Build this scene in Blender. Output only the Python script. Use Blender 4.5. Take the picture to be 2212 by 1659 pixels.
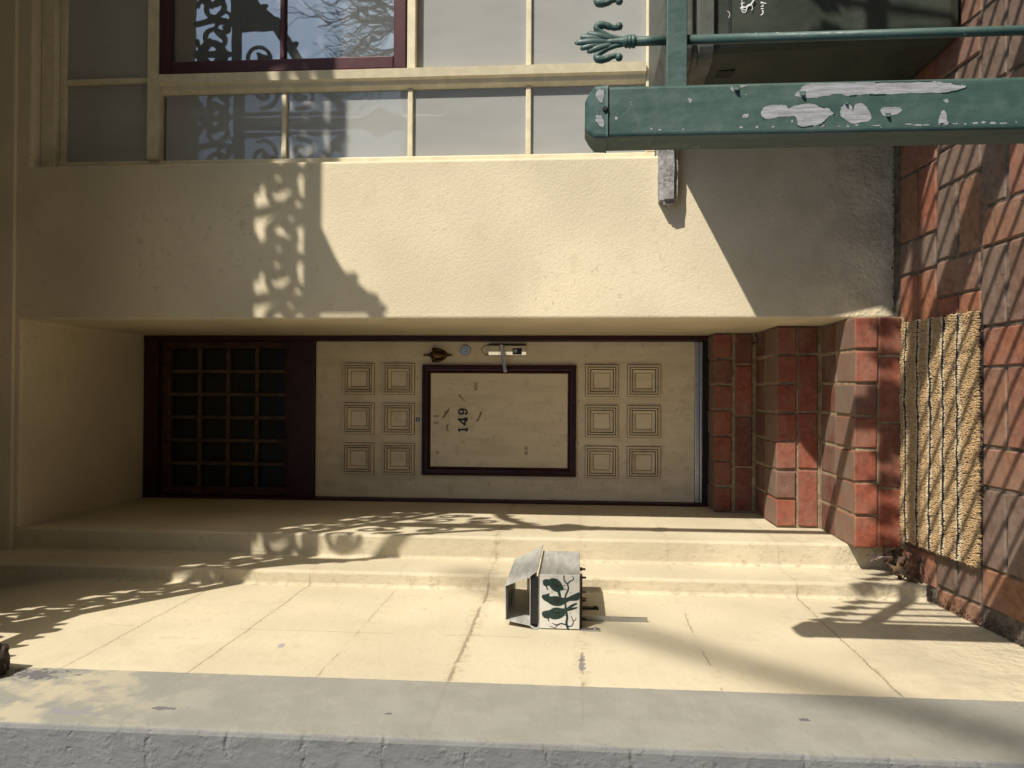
import bpy, bmesh, math, random
from mathutils import Vector, Matrix, noise
R = random.Random(7)
rad = math.radians
for o in list(bpy.data.objects): bpy.data.objects.remove(o)
S = bpy.context.scene
COL = S.collection
# ------------------------------------------------------------------ camera (phone held sideways: world up is image left)
CAM = Vector((0.0, 0.0, 1.22))
F_PX, PITCH, YAW, ROLL = 1750.0, math.atan(140/1750), math.atan(15/1750), 0.005
W = Vector((math.sin(YAW)*math.cos(PITCH), math.cos(YAW)*math.cos(PITCH), math.sin(PITCH)))
r0 = W.cross(Vector((0, 0, 1))).normalized(); u0 = r0.cross(W)
RR = math.cos(ROLL)*r0 + math.sin(ROLL)*u0
UU = -math.sin(ROLL)*r0 + math.cos(ROLL)*u0
cd = bpy.data.cameras.new('camera'); cam = bpy.data.objects.new('camera', cd); COL.objects.link(cam)
ax, ay, az = -UU, RR, -W
cam.matrix_world = Matrix(((ax.x, ay.x, az.x, CAM.x), (ax.y, ay.y, az.y, CAM.y), (ax.z, ay.z, az.z, CAM.z), (0, 0, 0, 1)))
cd.sensor_fit = 'HORIZONTAL'; cd.sensor_width = 36; cd.lens = 36*F_PX/2212
cd.clip_start = 0.05; cd.clip_end = 2000
S.camera = cam
# ------------------------------------------------------------------ sky, sun, exposure
SUN = Vector((1.0, -0.68, 0.516)).normalized()
wd = bpy.data.worlds.new('World'); S.world = wd; wd.use_nodes = True
wn = wd.node_tree; bg = wn.nodes['Background']
sky = wn.nodes.new('ShaderNodeTexSky'); sky.sky_type = 'NISHITA'; sky.sun_disc = False
sky.sun_elevation = math.asin(SUN.z); sky.sun_rotation = math.atan2(SUN.x, SUN.y)
sky.air_density = 1.0; sky.dust_density = 0.6
wn.links.new(sky.outputs[0], bg.inputs[0]); bg.inputs[1].default_value = 0.14
sd = bpy.data.lights.new('sun', 'SUN'); sd.energy = 5.0; sd.angle = rad(0.53); sd.color = (1.0, 0.94, 0.84)
so = bpy.data.objects.new('sun', sd); COL.objects.link(so)
so.rotation_euler = (-SUN).to_track_quat('-Z', 'Y').to_euler()
vs = S.view_settings; vs.view_transform = 'Standard'; vs.look = 'None'; vs.gamma = 1; vs.use_curve_mapping = False
vs.exposure = 0.24
S.cycles.max_bounces = 6; S.cycles.diffuse_bounces = 4; S.cycles.glossy_bounces = 2; S.cycles.transmission_bounces = 2; S.cycles.transparent_max_bounces = 6
S.cycles.use_denoising = True

# ------------------------------------------------------------------ node helpers
class NT:
    def __init__(s, name):
        s.m = bpy.data.materials.new(name); s.m.use_nodes = True
        s.t = s.m.node_tree; s.b = s.t.nodes['Principled BSDF']; s.out = s.t.nodes['Material Output']
    def n(s, ty, **k):
        x = s.t.nodes.new(ty)
        for a, v in k.items(): setattr(x, a, v)
        return x
    def L(s, a, b): s.t.links.new(a, b)
    def put(s, sock, v):
        if hasattr(v, 'is_linked') or hasattr(v, 'links'): s.L(v, sock)
        else: sock.default_value = v
    def math(s, op, a, b=0.0, c=None, clamp=False):
        x = s.n('ShaderNodeMath', operation=op); x.use_clamp = clamp
        s.put(x.inputs[0], a); s.put(x.inputs[1], b)
        if c is not None: s.put(x.inputs[2], c)
        return x.outputs[0]
    def pos(s): return s.n('ShaderNodeNewGeometry').outputs['Position']
    def obj(s): return s.n('ShaderNodeTexCoord').outputs['Object']
    def noise(s, vec, scale, detail=4, rough=0.55, out='Fac', dist=0.0):
        x = s.n('ShaderNodeTexNoise'); s.L(vec, x.inputs['Vector'])
        x.inputs['Scale'].default_value = scale; x.inputs['Detail'].default_value = detail
        x.inputs['Roughness'].default_value = rough; x.inputs['Distortion'].default_value = dist
        return x.outputs[out]
    def scl(s, vec, v):
        x = s.n('ShaderNodeMapping'); s.L(vec, x.inputs[0]); x.inputs['Scale'].default_value = v; return x.outputs[0]
    def ramp(s, fac, stops, interp='LINEAR'):
        x = s.n('ShaderNodeValToRGB'); s.L(fac, x.inputs[0]); e = x.color_ramp.elements
        x.color_ramp.interpolation = interp
        while len(e) < len(stops): e.new(0.5)
        for i, (p, c) in enumerate(stops):
            e[i].position = p
            e[i].color = (c, c, c, 1) if not hasattr(c, '__len__') else tuple(c) + (1,)
        return x.outputs[0]
    def smooth(s, v, a, b, lo=0.0, hi=1.0):
        x = s.n('ShaderNodeMapRange', interpolation_type='SMOOTHSTEP'); s.put(x.inputs[0], v)
        for i, q in zip((1, 2, 3, 4), (a, b, lo, hi)): x.inputs[i].default_value = q
        return x.outputs[0]
    def mix(s, f, a, b, blend='MIX'):
        x = s.n('ShaderNodeMix', data_type='RGBA', blend_type=blend); s.put(x.inputs[0], f)
        for sock, v in ((x.inputs[6], a), (x.inputs[7], b)):
            if hasattr(v, 'links'): s.L(v, sock)
            else: sock.default_value = tuple(v) + (1,) if len(v) == 3 else v
        return x.outputs[2]
    def bump(s, h, strength=0.4, dist=0.01, prev=None):
        x = s.n('ShaderNodeBump'); s.L(h, x.inputs['Height']); x.inputs['Strength'].default_value = strength
        x.inputs['Distance'].default_value = dist
        if prev: s.L(prev, x.inputs['Normal'])
        return x.outputs[0]
    def fin(s, col, rough=0.6, nrm=None, metal=0.0, spec=0.4):
        if hasattr(col, 'links'): s.L(col, s.b.inputs['Base Color'])
        else: s.b.inputs['Base Color'].default_value = tuple(col) + (1,)
        s.put(s.b.inputs['Roughness'], rough); s.put(s.b.inputs['Metallic'], metal)
        s.b.inputs['Specular IOR Level'].default_value = spec
        if nrm: s.L(nrm, s.b.inputs['Normal'])
        return s.m

def simple(name, col, rough=0.55, var=0.12, scale=9, bump=0.15, bscale=60, metal=0.0, spec=0.4, coord='pos'):
    t = NT(name); p = t.pos() if coord == 'pos' else t.obj()
    n1 = t.noise(p, scale, 6, 0.6)
    c = t.mix(t.smooth(n1, 0.3, 0.75), [x*(1-var) for x in col], [min(1, x*(1+var)) for x in col])
    b = t.bump(t.noise(p, bscale, 4), bump, 0.004)
    return t.fin(c, rough, b, metal, spec)

def dist_line(t, sep, axis, at, wob, w0, w1):
    """mask of a hairline crack along a coordinate line, wobbled by noise"""
    d = t.math('ABSOLUTE', t.math('ADD', t.math('SUBTRACT', sep.outputs[axis], at), wob))
    return t.smooth(d, w0, w1, 1.0, 0.0)

def stucco(name, col, grey=False, cracks=(), fine=True):
    t = NT(name); p = t.pos()
    sep = t.n('ShaderNodeSeparateXYZ'); t.L(p, sep.inputs[0])
    X, Y, Z = sep.outputs
    big = t.noise(p, 1.9, 1, 0.6); mid = t.noise(p, 9, 3, 0.65); nf = t.noise(p, 34, 2, 0.7)
    c = t.mix(t.smooth(big, 0.3, 0.75), [x*0.87 for x in col], [min(1, x*1.06) for x in col])
    c = t.mix(t.math('MULTIPLY', t.smooth(mid, 0.52, 0.76), 0.26), c, (col[0]*0.70, col[1]*0.66, col[2]*0.58))
    c = t.mix(t.math('MULTIPLY', t.math('MULTIPLY', t.smooth(nf, 0.60, 0.70), t.smooth(big, 0.45, 0.65)), 0.35), c, (col[0]*0.55, col[1]*0.5, col[2]*0.42))
    foot = t.math('MULTIPLY', t.smooth(Z, 0.0, 0.60, 1.0, 0.0), t.smooth(mid, 0.36, 0.60))
    c = t.mix(t.math('MULTIPLY', foot, 0.34), c, (0.20, 0.175, 0.13))
    if fine:
        h = t.math('MULTIPLY', t.noise(p, 130, 1, 0.6), 0.0017)
    else:
        h = t.math('MULTIPLY', t.noise(t.scl(p, (60, 14, 34)), 1.0, 2, 0.6), 0.0026)
    # lumpy, scarred render near the ground
    h = t.math('ADD', h, t.math('MULTIPLY', t.math('MULTIPLY', nf, t.smooth(Z, 0.05, 0.32, 1.0, 0.04)), 0.011))
    h = t.math('ADD', h, t.math('MULTIPLY', mid, 0.0022))
    if grey:
        side = t.smooth(X, -0.742, -0.737)
        edge = t.math('ADD', Y, t.math('MULTIPLY', t.math('SUBTRACT', nf, 0.5), 0.010))
        g = t.smooth(edge, 2.030, 2.034, 1.0, 0.0)
        gc = t.mix(t.smooth(mid, 0.35, 0.7), (0.245, 0.236, 0.20), (0.28, 0.27, 0.228))
        wr = t.math('MULTIPLY', t.smooth(Z, 2.0, 2.6), t.smooth(mid, 0.44, 0.62))
        gc = t.mix(wr, gc, (0.42, 0.365, 0.255))
        front = t.smooth(Y, 1.695, 1.702, 1.0, 0.0)
        gc = t.mix(front, gc, t.mix(t.smooth(mid, 0.35, 0.7), (0.172, 0.170, 0.160), (0.20, 0.198, 0.186)))  # street end painted darker: its grazing-sun shading is put into the grey
        c = t.mix(g, c, gc)
        lump = t.math('MULTIPLY', t.smooth(nf, 0.50, 0.70), t.smooth(t.math('ABSOLUTE', t.math('SUBTRACT', Y, 1.70)), 0.0, 0.03, 1.0, 0.0))
        fr = t.math('ABSOLUTE', t.math('SUBTRACT', t.math('FRACT', t.math('ADD', t.math('DIVIDE', Z, 0.173), t.math('MULTIPLY', mid, 0.25))), 0.5))
        h = t.math('SUBTRACT', h, t.math('MULTIPLY', t.math('MULTIPLY', front, t.math('MULTIPLY', t.smooth(fr, 0.0, 0.06, 1.0, 0.0), t.smooth(nf, 0.42, 0.60))), 0.0035))
        h = t.math('ADD', h, t.math('MULTIPLY', lump, 0.0015))
        for (y, z, ry, rz, d) in ((1.985, 2.60, .04, .09, .13), (1.765, 2.36, .022, .075, .24), (1.80, 2.17, .012, .032, .15), (1.82, 1.64, .005, .013, .12), (1.875, 0.705, .010, .014, .12), (2.27, 2.06, .022, .010, .33), (2.20, 1.203, .075, .010, .22)):
            a = t.math('DIVIDE', t.math('SUBTRACT', Y, y), ry); q = t.math('DIVIDE', t.math('SUBTRACT', Z, z), rz)
            e = t.math('ADD', t.math('ADD', t.math('MULTIPLY', a, a), t.math('MULTIPLY', q, q)), t.math('MULTIPLY', t.math('SUBTRACT', nf, 0.5), 6.0))
            mk = t.math('MULTIPLY', t.smooth(e, 0.45, 0.70, 1.0, 0.0), t.smooth(Y, 1.70, 1.715))
            c = t.mix(mk, c, (d, d*0.93, d*0.95))
        # old block joints reading through the render: straight hairlines, broken and patchy
        wob = t.math('ADD', t.math('MULTIPLY', t.math('SUBTRACT', nf, 0.5), 0.012), t.math('MULTIPLY', t.math('SUBTRACT', mid, 0.5), 0.016))
        keepn = t.noise(p, 5.5, 1, 0.6)
        mk = None
        for (axis, at, w, keep) in cracks:
            d = t.math('ABSOLUTE', t.math('ADD', t.math('SUBTRACT', sep.outputs[axis], at), wob))
            m = t.math('MULTIPLY', t.smooth(d, w*0.3, w, 1.0, 0.0), t.smooth(keepn, keep-0.05, keep+0.05))
            mk = m if mk is None else t.math('MAXIMUM', mk, m)
        mk = t.math('MULTIPLY', mk, t.smooth(Y, 2.02, 2.05, 0.25, 1.0))
        mk = t.math('MULTIPLY', mk, t.smooth(Y, 1.70, 1.71)); mk = t.math('MULTIPLY', mk, t.smooth(X, -.725, -.70, 1.0, 0.3))
        halo = None
        for (axis, at, w, keep) in cracks[:7]:      # grimy halo where water has tracked along a joint
            d = t.math('ABSOLUTE', t.math('ADD', t.math('SUBTRACT', sep.outputs[axis], at), t.math('MULTIPLY', wob, 3.0)))
            m = t.smooth(d, 0.0, .010+w*4, w*90, 0.0); halo = m if halo is None else t.math('MAXIMUM', halo, m)
        halo = t.math('MULTIPLY', t.math('MULTIPLY', halo, t.smooth(nf, 0.42, 0.62)), t.smooth(Y, 2.03, 2.05))
        c = t.mix(t.math('MULTIPLY', halo, 0.7), c, (0.30, 0.24, 0.15))
        led = t.math('MAXIMUM', t.smooth(t.math('ABSOLUTE', t.math('SUBTRACT', Y, 2.972)), 0.0, 0.022, 1.0, 0.0), t.smooth(t.math('ABSOLUTE', t.math('SUBTRACT', Y, 3.240)), 0.0, 0.014, 1.0, 0.0))
        c = t.mix(t.math('MULTIPLY', t.math('MULTIPLY', led, t.smooth(nf, 0.52, 0.64)), 0.5), c, (0.22, 0.17, 0.10))
        c = t.mix(t.math('MULTIPLY', mk, 0.62), c, (0.18, 0.135, 0.08))
    x = t.n('ShaderNodeBump'); t.L(h, x.inputs['Height']); x.inputs['Strength'].default_value = 0.8; x.inputs['Distance'].default_value = 1.0
    return t.fin(c, 0.75, x.outputs[0], spec=0.25)

M = {}
CREAM = (0.66, 0.572, 0.40)
M['facade'] = stucco('cream_stucco', CREAM)
M['wing'] = stucco('painted_render', (0.56, 0.485, 0.34), grey=True, fine=False, cracks=[(2, 2.566, .0028, .34), (2, 2.219, .0034, .40), (2, 1.54, .0075, .36), (2, 1.88, .0022, .54), (2, 1.202, .006, .50), (2, .86, .003, .46), (2, .43, .0042, .42), (1, 2.42, .0020, .52)])
M['ceiling'] = simple('verandah_board', (0.42, 0.36, 0.26), 0.7)
def mk_door():
    t = NT('cream_door_paint'); p = t.pos(); c0 = (0.76, 0.65, 0.46)
    n1 = t.noise(t.scl(p, (9, 1, 1.6)), 2.2, 4, 0.65); n2 = t.noise(p, 13, 4, 0.7)
    c = t.mix(t.smooth(n1, 0.35, 0.75), c0, (0.66, 0.55, 0.37))
    c = t.mix(t.math('MULTIPLY', t.smooth(n2, 0.50, 0.74), 0.45), c, (0.46, 0.36, 0.22))
    c = t.mix(t.math('MULTIPLY', t.smooth(t.noise(p, 55, 2, 0.6), 0.70, 0.74), 0.6), c, (0.20, 0.15, 0.09))
    return t.fin(c, 0.5, t.bump(n2, 0.12, 0.006))
M['door'] = mk_door()
M['maroon'] = simple('maroon_paint', (0.038, 0.008, 0.010), 0.42, 0.3, 12, 0.2, 40)
M['sashred'] = simple('maroon_sash_paint', (0.060, 0.010, 0.014), 0.4, 0.15, 12, 0.15, 40)
M['oldwood'] = simple('worn_maroon_timber', (0.075, 0.030, 0.018), 0.6, 0.45, 25, 0.4, 60)
M['tanwood'] = simple('worn_tan_timber', (0.11, 0.066, 0.036), 0.6, 0.45, 25, 0.4, 60)
M['frame'] = simple('cream_window_paint', (0.66, 0.58, 0.40), 0.45, 0.10, 20, 0.2, 50)
M['chrome'] = simple('chrome', (0.82, 0.82, 0.82), 0.22, 0.03, 20, 0.02, 20, metal=1.0)
M['alu'] = simple('dull_aluminium', (0.50, 0.51, 0.52), 0.38, 0.10, 30, 0.1, 80, metal=1.0)
M['brass'] = simple('aged_brass', (0.13, 0.085, 0.035), 0.36, 0.35, 60, 0.3, 90, metal=1.0)
M['black'] = simple('black_iron', (0.012, 0.012, 0.012), 0.45, 0.3, 40, 0.2, 90)
M['rust'] = simple('dark_rusty_iron', (0.035, 0.022, 0.016), 0.7, 0.4, 60, 0.5, 120)
M['dark'] = simple('dark_interior', (0.012, 0.012, 0.011), 0.8, 0.2, 9, 0, 10)
M['tape'] = simple('brown_glue_residue', (0.27, 0.185, 0.10), 0.5, 0.3, 70, 0.3, 150)
M['tapepale'] = simple('pale_glue_residue', (0.42, 0.36, 0.23), 0.5, 0.2, 70, 0.2, 150)
M['chip'] = simple('pale_paint_chip', (0.62, 0.58, 0.52), 0.6)
M['blind'] = simple('grey_blind_fabric', (0.70, 0.69, 0.64), 0.9, 0.07, 3, 0.1, 200)
M['curtainpole'] = simple('dark_blind_edge', (0.03, 0.028, 0.022), 0.8)
M['asphalt'] = simple('street_asphalt', (0.10, 0.098, 0.09), 0.9, 0.2, 6, 0.4, 90)
M['paper'] = simple('pale_litter', (0.6, 0.6, 0.6), 0.5)
M['lacepaint'] = simple('iron_lace_paint', (0.05, 0.055, 0.05), 0.5)
M['bark'] = simple('grey_bark', (0.09, 0.075, 0.06), 0.9, 0.3, 8, 0.6, 40)

def mk_bluestone():
    t = NT('bluestone'); p = t.pos(); n1 = t.noise(p, 45, 6, 0.7)
    c = t.mix(t.smooth(n1, 0.3, 0.7), (0.16, 0.155, 0.15), (0.40, 0.385, 0.36))
    return t.fin(c, 0.85, t.bump(t.noise(p, 34, 6, 0.7), 0.9, 0.012))
M['bluestone'] = mk_bluestone()
def mk_green():
    t = NT('green_metal_paint'); p = t.pos()
    n1 = t.noise(t.scl(p, (30, 30, 5)), 1.0, 6, 0.65); n2 = t.noise(p, 26, 5, 0.6)
    c = t.mix(t.smooth(n1, 0.3, 0.72), (0.028, 0.066, 0.054), (0.060, 0.104, 0.088))
    c = t.mix(t.math('MULTIPLY', t.smooth(n2, 0.50, 0.75), 0.35), c, (0.095, 0.140, 0.122))
    ch = t.smooth(t.noise(p, 75, 2, 0.5), 0.735, 0.75)
    c = t.mix(ch, c, (0.36, 0.36, 0.37))
    scr = t.smooth(t.noise(t.scl(p, (160, 160, 9)), 1.0, 3, 0.6), 0.70, 0.76)
    c = t.mix(t.math('MULTIPLY', scr, 0.4), c, (0.20, 0.24, 0.22))
    return t.fin(c, t.smooth(n2, 0.3, 0.7, 0.42, 0.62), t.bump(t.noise(p, 50, 5, 0.6), 0.25, 0.004), spec=0.5)
M['green'] = mk_green()
def mk_bare():
    t = NT('bare_weathered_metal'); p = t.pos()
    n1 = t.noise(t.scl(p, (200, 200, 18)), 1.0, 5, 0.7); n2 = t.noise(p, 160, 4, 0.7)
    c = t.mix(t.smooth(n1, 0.3, 0.7), (0.20, 0.20, 0.205), (0.38, 0.378, 0.385))
    c = t.mix(t.math('MULTIPLY', t.smooth(n2, 0.5, 0.75), 0.4), c, (0.15, 0.15, 0.165))
    return t.fin(c, 0.7, t.bump(n2, 0.3, 0.002), spec=0.3)
M['bare'] = mk_bare()
def mk_bin():
    t = NT('green_bin_plastic'); p = t.pos()
    n1 = t.noise(p, 8, 6, 0.65)
    c = t.mix(t.smooth(n1, 0.3, 0.7), (0.028, 0.036, 0.027), (0.046, 0.054, 0.040))
    s = t.smooth(t.noise(t.scl(p, (90, 90, 9)), 1.0, 4, 0.65), 0.66, 0.74)
    c = t.mix(t.math('MULTIPLY', s, 0.35), c, (0.20, 0.20, 0.17))
    return t.fin(c, t.smooth(n1, 0.3, 0.7, 0.42, 0.6), t.bump(t.noise(p, 40, 4), 0.15, 0.003))
M['bin'] = mk_bin()
M['binlid'] = simple('worn_bin_lid', (0.085, 0.09, 0.075), 0.5, 0.25, 18, 0.2, 60)
M['white'] = simple('white_print', (0.78, 0.78, 0.76), 0.6)
def mk_zinc():
    t = NT('galvanised_sheet'); p = t.pos()
    n1 = t.noise(t.scl(p, (20, 5, 30)), 1.4, 6, 0.7)
    c = t.mix(t.smooth(n1, 0.3, 0.7), (0.36, 0.35, 0.32), (0.56, 0.545, 0.50))
    c = t.mix(t.math('MULTIPLY', t.smooth(t.noise(p, 70, 4), 0.58, 0.75), 0.4), c, (0.26, 0.25, 0.23))
    return t.fin(c, 0.5, t.bump(t.noise(p, 60, 4), 0.1, 0.002), metal=0.25)
M['zinc'] = mk_zinc()
def mk_panelwhite():
    t = NT('scuffed_white_paint'); p = t.pos()
    c = t.mix(t.smooth(t.noise(p, 30, 6, 0.7), 0.45, 0.75), (0.56, 0.535, 0.48), (0.42, 0.40, 0.35))
    s = t.smooth(t.noise(t.scl(p, (40, 40, 160)), 1.2, 4, 0.65), 0.66, 0.74)
    c = t.mix(t.math('MULTIPLY', s, 0.5), c, (0.35, 0.33, 0.3))
    return t.fin(c, 0.55)
M['pwhite'] = mk_panelwhite()
def mk_paintgreen():
    t = NT('hand_painted_green'); p = t.pos()
    c = t.mix(t.smooth(t.noise(t.scl(p, (50, 50, 180)), 1.0, 5), 0.35, 0.7), (0.008, 0.022, 0.018), (0.018, 0.040, 0.032))
    return t.fin(c, 0.5)
M['pgreen'] = mk_paintgreen()

def brick_mat(name, ramp, dust, dustcol, dscale=7, top=0.0):
    t = NT(name); p = t.pos(); oi = t.n('ShaderNodeObjectInfo'); geo = t.n('ShaderNodeNewGeometry')
    base = t.ramp(oi.outputs['Random'], ramp)
    n1 = t.noise(p, 38, 4, 0.65); n2 = t.noise(p, dscale, 4, 0.65); n3 = t.noise(p, 150, 2, 0.5)
    c = t.mix(t.smooth(n1, 0.3, 0.72), base, t.mix(1.0, base, (0.62, 0.60, 0.6), 'MULTIPLY'))
    c = t.mix(t.math('MULTIPLY', t.smooth(n2, 0.38, 0.66), dust), c, dustcol)
    if top:    # trodden dust lying on the upward faces
        sn = t.n('ShaderNodeSeparateXYZ'); t.L(geo.outputs['True Normal'], sn.inputs[0])
        c = t.mix(t.math('MULTIPLY', t.smooth(sn.outputs[2], 0.6, 0.9), t.smooth(n2, 0.2, 0.6, top*.6, top)), c, (0.185, 0.145, 0.105))
    c = t.mix(t.math('MULTIPLY', t.smooth(n3, 0.69, 0.74), 0.45), c, (0.45, 0.37, 0.30))
    pit = t.smooth(n1, 0.26, 0.33, 1.0, 0.0)
    c = t.mix(t.math('MULTIPLY', pit, 0.45), c, (0.07, 0.035, 0.025))
    h = t.math('SUBTRACT', t.math('ADD', n1, t.math('MULTIPLY', n3, 0.3)), t.math('MULTIPLY', pit, 0.5))
    return t.fin(c, 0.78, t.bump(h, 0.4, 0.004), spec=0.3)
M['redbrick'] = brick_mat('red_step_brick', [(0, (0.24, 0.068, 0.040)), (0.3, (0.32, 0.090, 0.048)), (0.55, (0.26, 0.072, 0.042)), (0.8, (0.16, 0.072, 0.052)), (1, (0.34, 0.105, 0.055))], 0.40, (0.27, 0.17, 0.12), 9, 0.75)
M['treadbrick'] = brick_mat('trodden_step_brick', [(0, (0.16, 0.062, 0.042)), (0.5, (0.20, 0.07, 0.048)), (1, (0.17, 0.085, 0.06))], 0.55, (0.19, 0.155, 0.115))
M['paver'] = brick_mat('path_brick', [(0, (0.25, 0.10, 0.062)), (0.25, (0.32, 0.135, 0.074)), (0.5, (0.28, 0.10, 0.062)), (0.72, (0.20, 0.118, 0.086)), (1, (0.31, 0.148, 0.08))], 0.42, (0.27, 0.18, 0.135), 5)
M['paverbrown'] = brick_mat('brown_path_brick', [(0, (0.17, 0.115, 0.085)), (1, (0.21, 0.135, 0.10))], 0.35, (0.24, 0.19, 0.15))
def mk_mortar(name, a, b_):
    t = NT(name); p = t.pos()
    c = t.mix(t.smooth(t.noise(p, 24, 6, 0.7), 0.35, 0.68), a, b_)
    return t.fin(c, 0.95, t.bump(t.noise(p, 110, 5, 0.7), 0.8, 0.008))
M['mortar'] = mk_mortar('sandy_mortar', (0.22, 0.165, 0.10), (0.42, 0.335, 0.205))
M['dirt'] = mk_mortar('dirty_joint', (0.07, 0.052, 0.038), (0.21, 0.17, 0.125))
M['litter'] = simple('dark_plant_litter', (0.045, 0.030, 0.022), 0.9, 0.5, 50, 0.5, 150)
M['leafbrown'] = simple('dry_brown_leaf', (0.16, 0.10, 0.055), 0.7, 0.35, 40, 0.3, 120)
M['leafpink'] = simple('dry_grey_pink_leaf', (0.33, 0.235, 0.205), 0.7, 0.2, 40, 0.3, 120)
M['leafdark'] = simple('dry_dark_leaf', (0.085, 0.05, 0.04), 0.75, 0.3, 40, 0.3, 120)
M['coir'] = simple('tan_coir', (0.42, 0.28, 0.135), 0.95, 0.25, 60, 0.8, 260)
M['coircream'] = simple('cream_coir', (0.56, 0.46, 0.30), 0.95, 0.15, 60, 0.8, 260)
M['coirblack'] = simple('black_coir', (0.025, 0.017, 0.013), 0.95, 0.3, 60, 0.8, 260)

for k_ in ('coir', 'coircream'):
    b_ = M[k_].node_tree.nodes['Principled BSDF']; b_.inputs['Sheen Weight'].default_value = .25; b_.inputs['Sheen Roughness'].default_value = .5

def mk_glass(name, refl, haze, hazecol, rough=0.015, tint=(0.85, 0.88, 0.86)):
    t = NT(name); t.t.nodes.remove(t.b); p = t.pos()
    tr = t.n('ShaderNodeBsdfTransparent'); tr.inputs[0].default_value = tint + (1,)
    df = t.n('ShaderNodeBsdfDiffuse'); df.inputs[0].default_value = hazecol + (1,)
    gl = t.n('ShaderNodeBsdfGlossy'); gl.inputs['Roughness'].default_value = rough; gl.inputs[0].default_value = (1, 1, 1, 1)
    wob = t.bump(t.noise(p, 5, 2), 0.06, 0.01); t.L(wob, gl.inputs['Normal'])
    fr = t.n('ShaderNodeFresnel'); fr.inputs[0].default_value = 1.5
    m1 = t.n('ShaderNodeMixShader'); m2 = t.n('ShaderNodeMixShader')
    dirt = t.math('MULTIPLY', t.smooth(t.noise(t.scl(p, (1, 1, .35)), 9, 3, 0.6), 0.2, 0.9, 0.92, 1.08), haze)
    t.L(dirt, m1.inputs[0]); t.L(tr.outputs[0], m1.inputs[1]); t.L(df.outputs[0], m1.inputs[2])
    t.L(t.math('ADD', t.math('MULTIPLY', fr.outputs[0], 0.85), refl, clamp=True), m2.inputs[0])
    t.L(m1.outputs[0], m2.inputs[1]); t.L(gl.outputs[0], m2.inputs[2]); t.L(m2.outputs[0], t.out.inputs[0])
    return t.m
M['glass'] = mk_glass('window_glass', 0.015, 0.50, (0.64, 0.635, 0.60))
M['glassclean'] = mk_glass('sash_glass', 0.22, 0.30, (0.45, 0.46, 0.45), tint=(0.5, 0.52, 0.52))
M['glassdark'] = mk_glass('fanlight_glass', 0.0, 0.02, (0.2, 0.25, 0.22), 0.25, (0.2, 0.25, 0.22))

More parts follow.
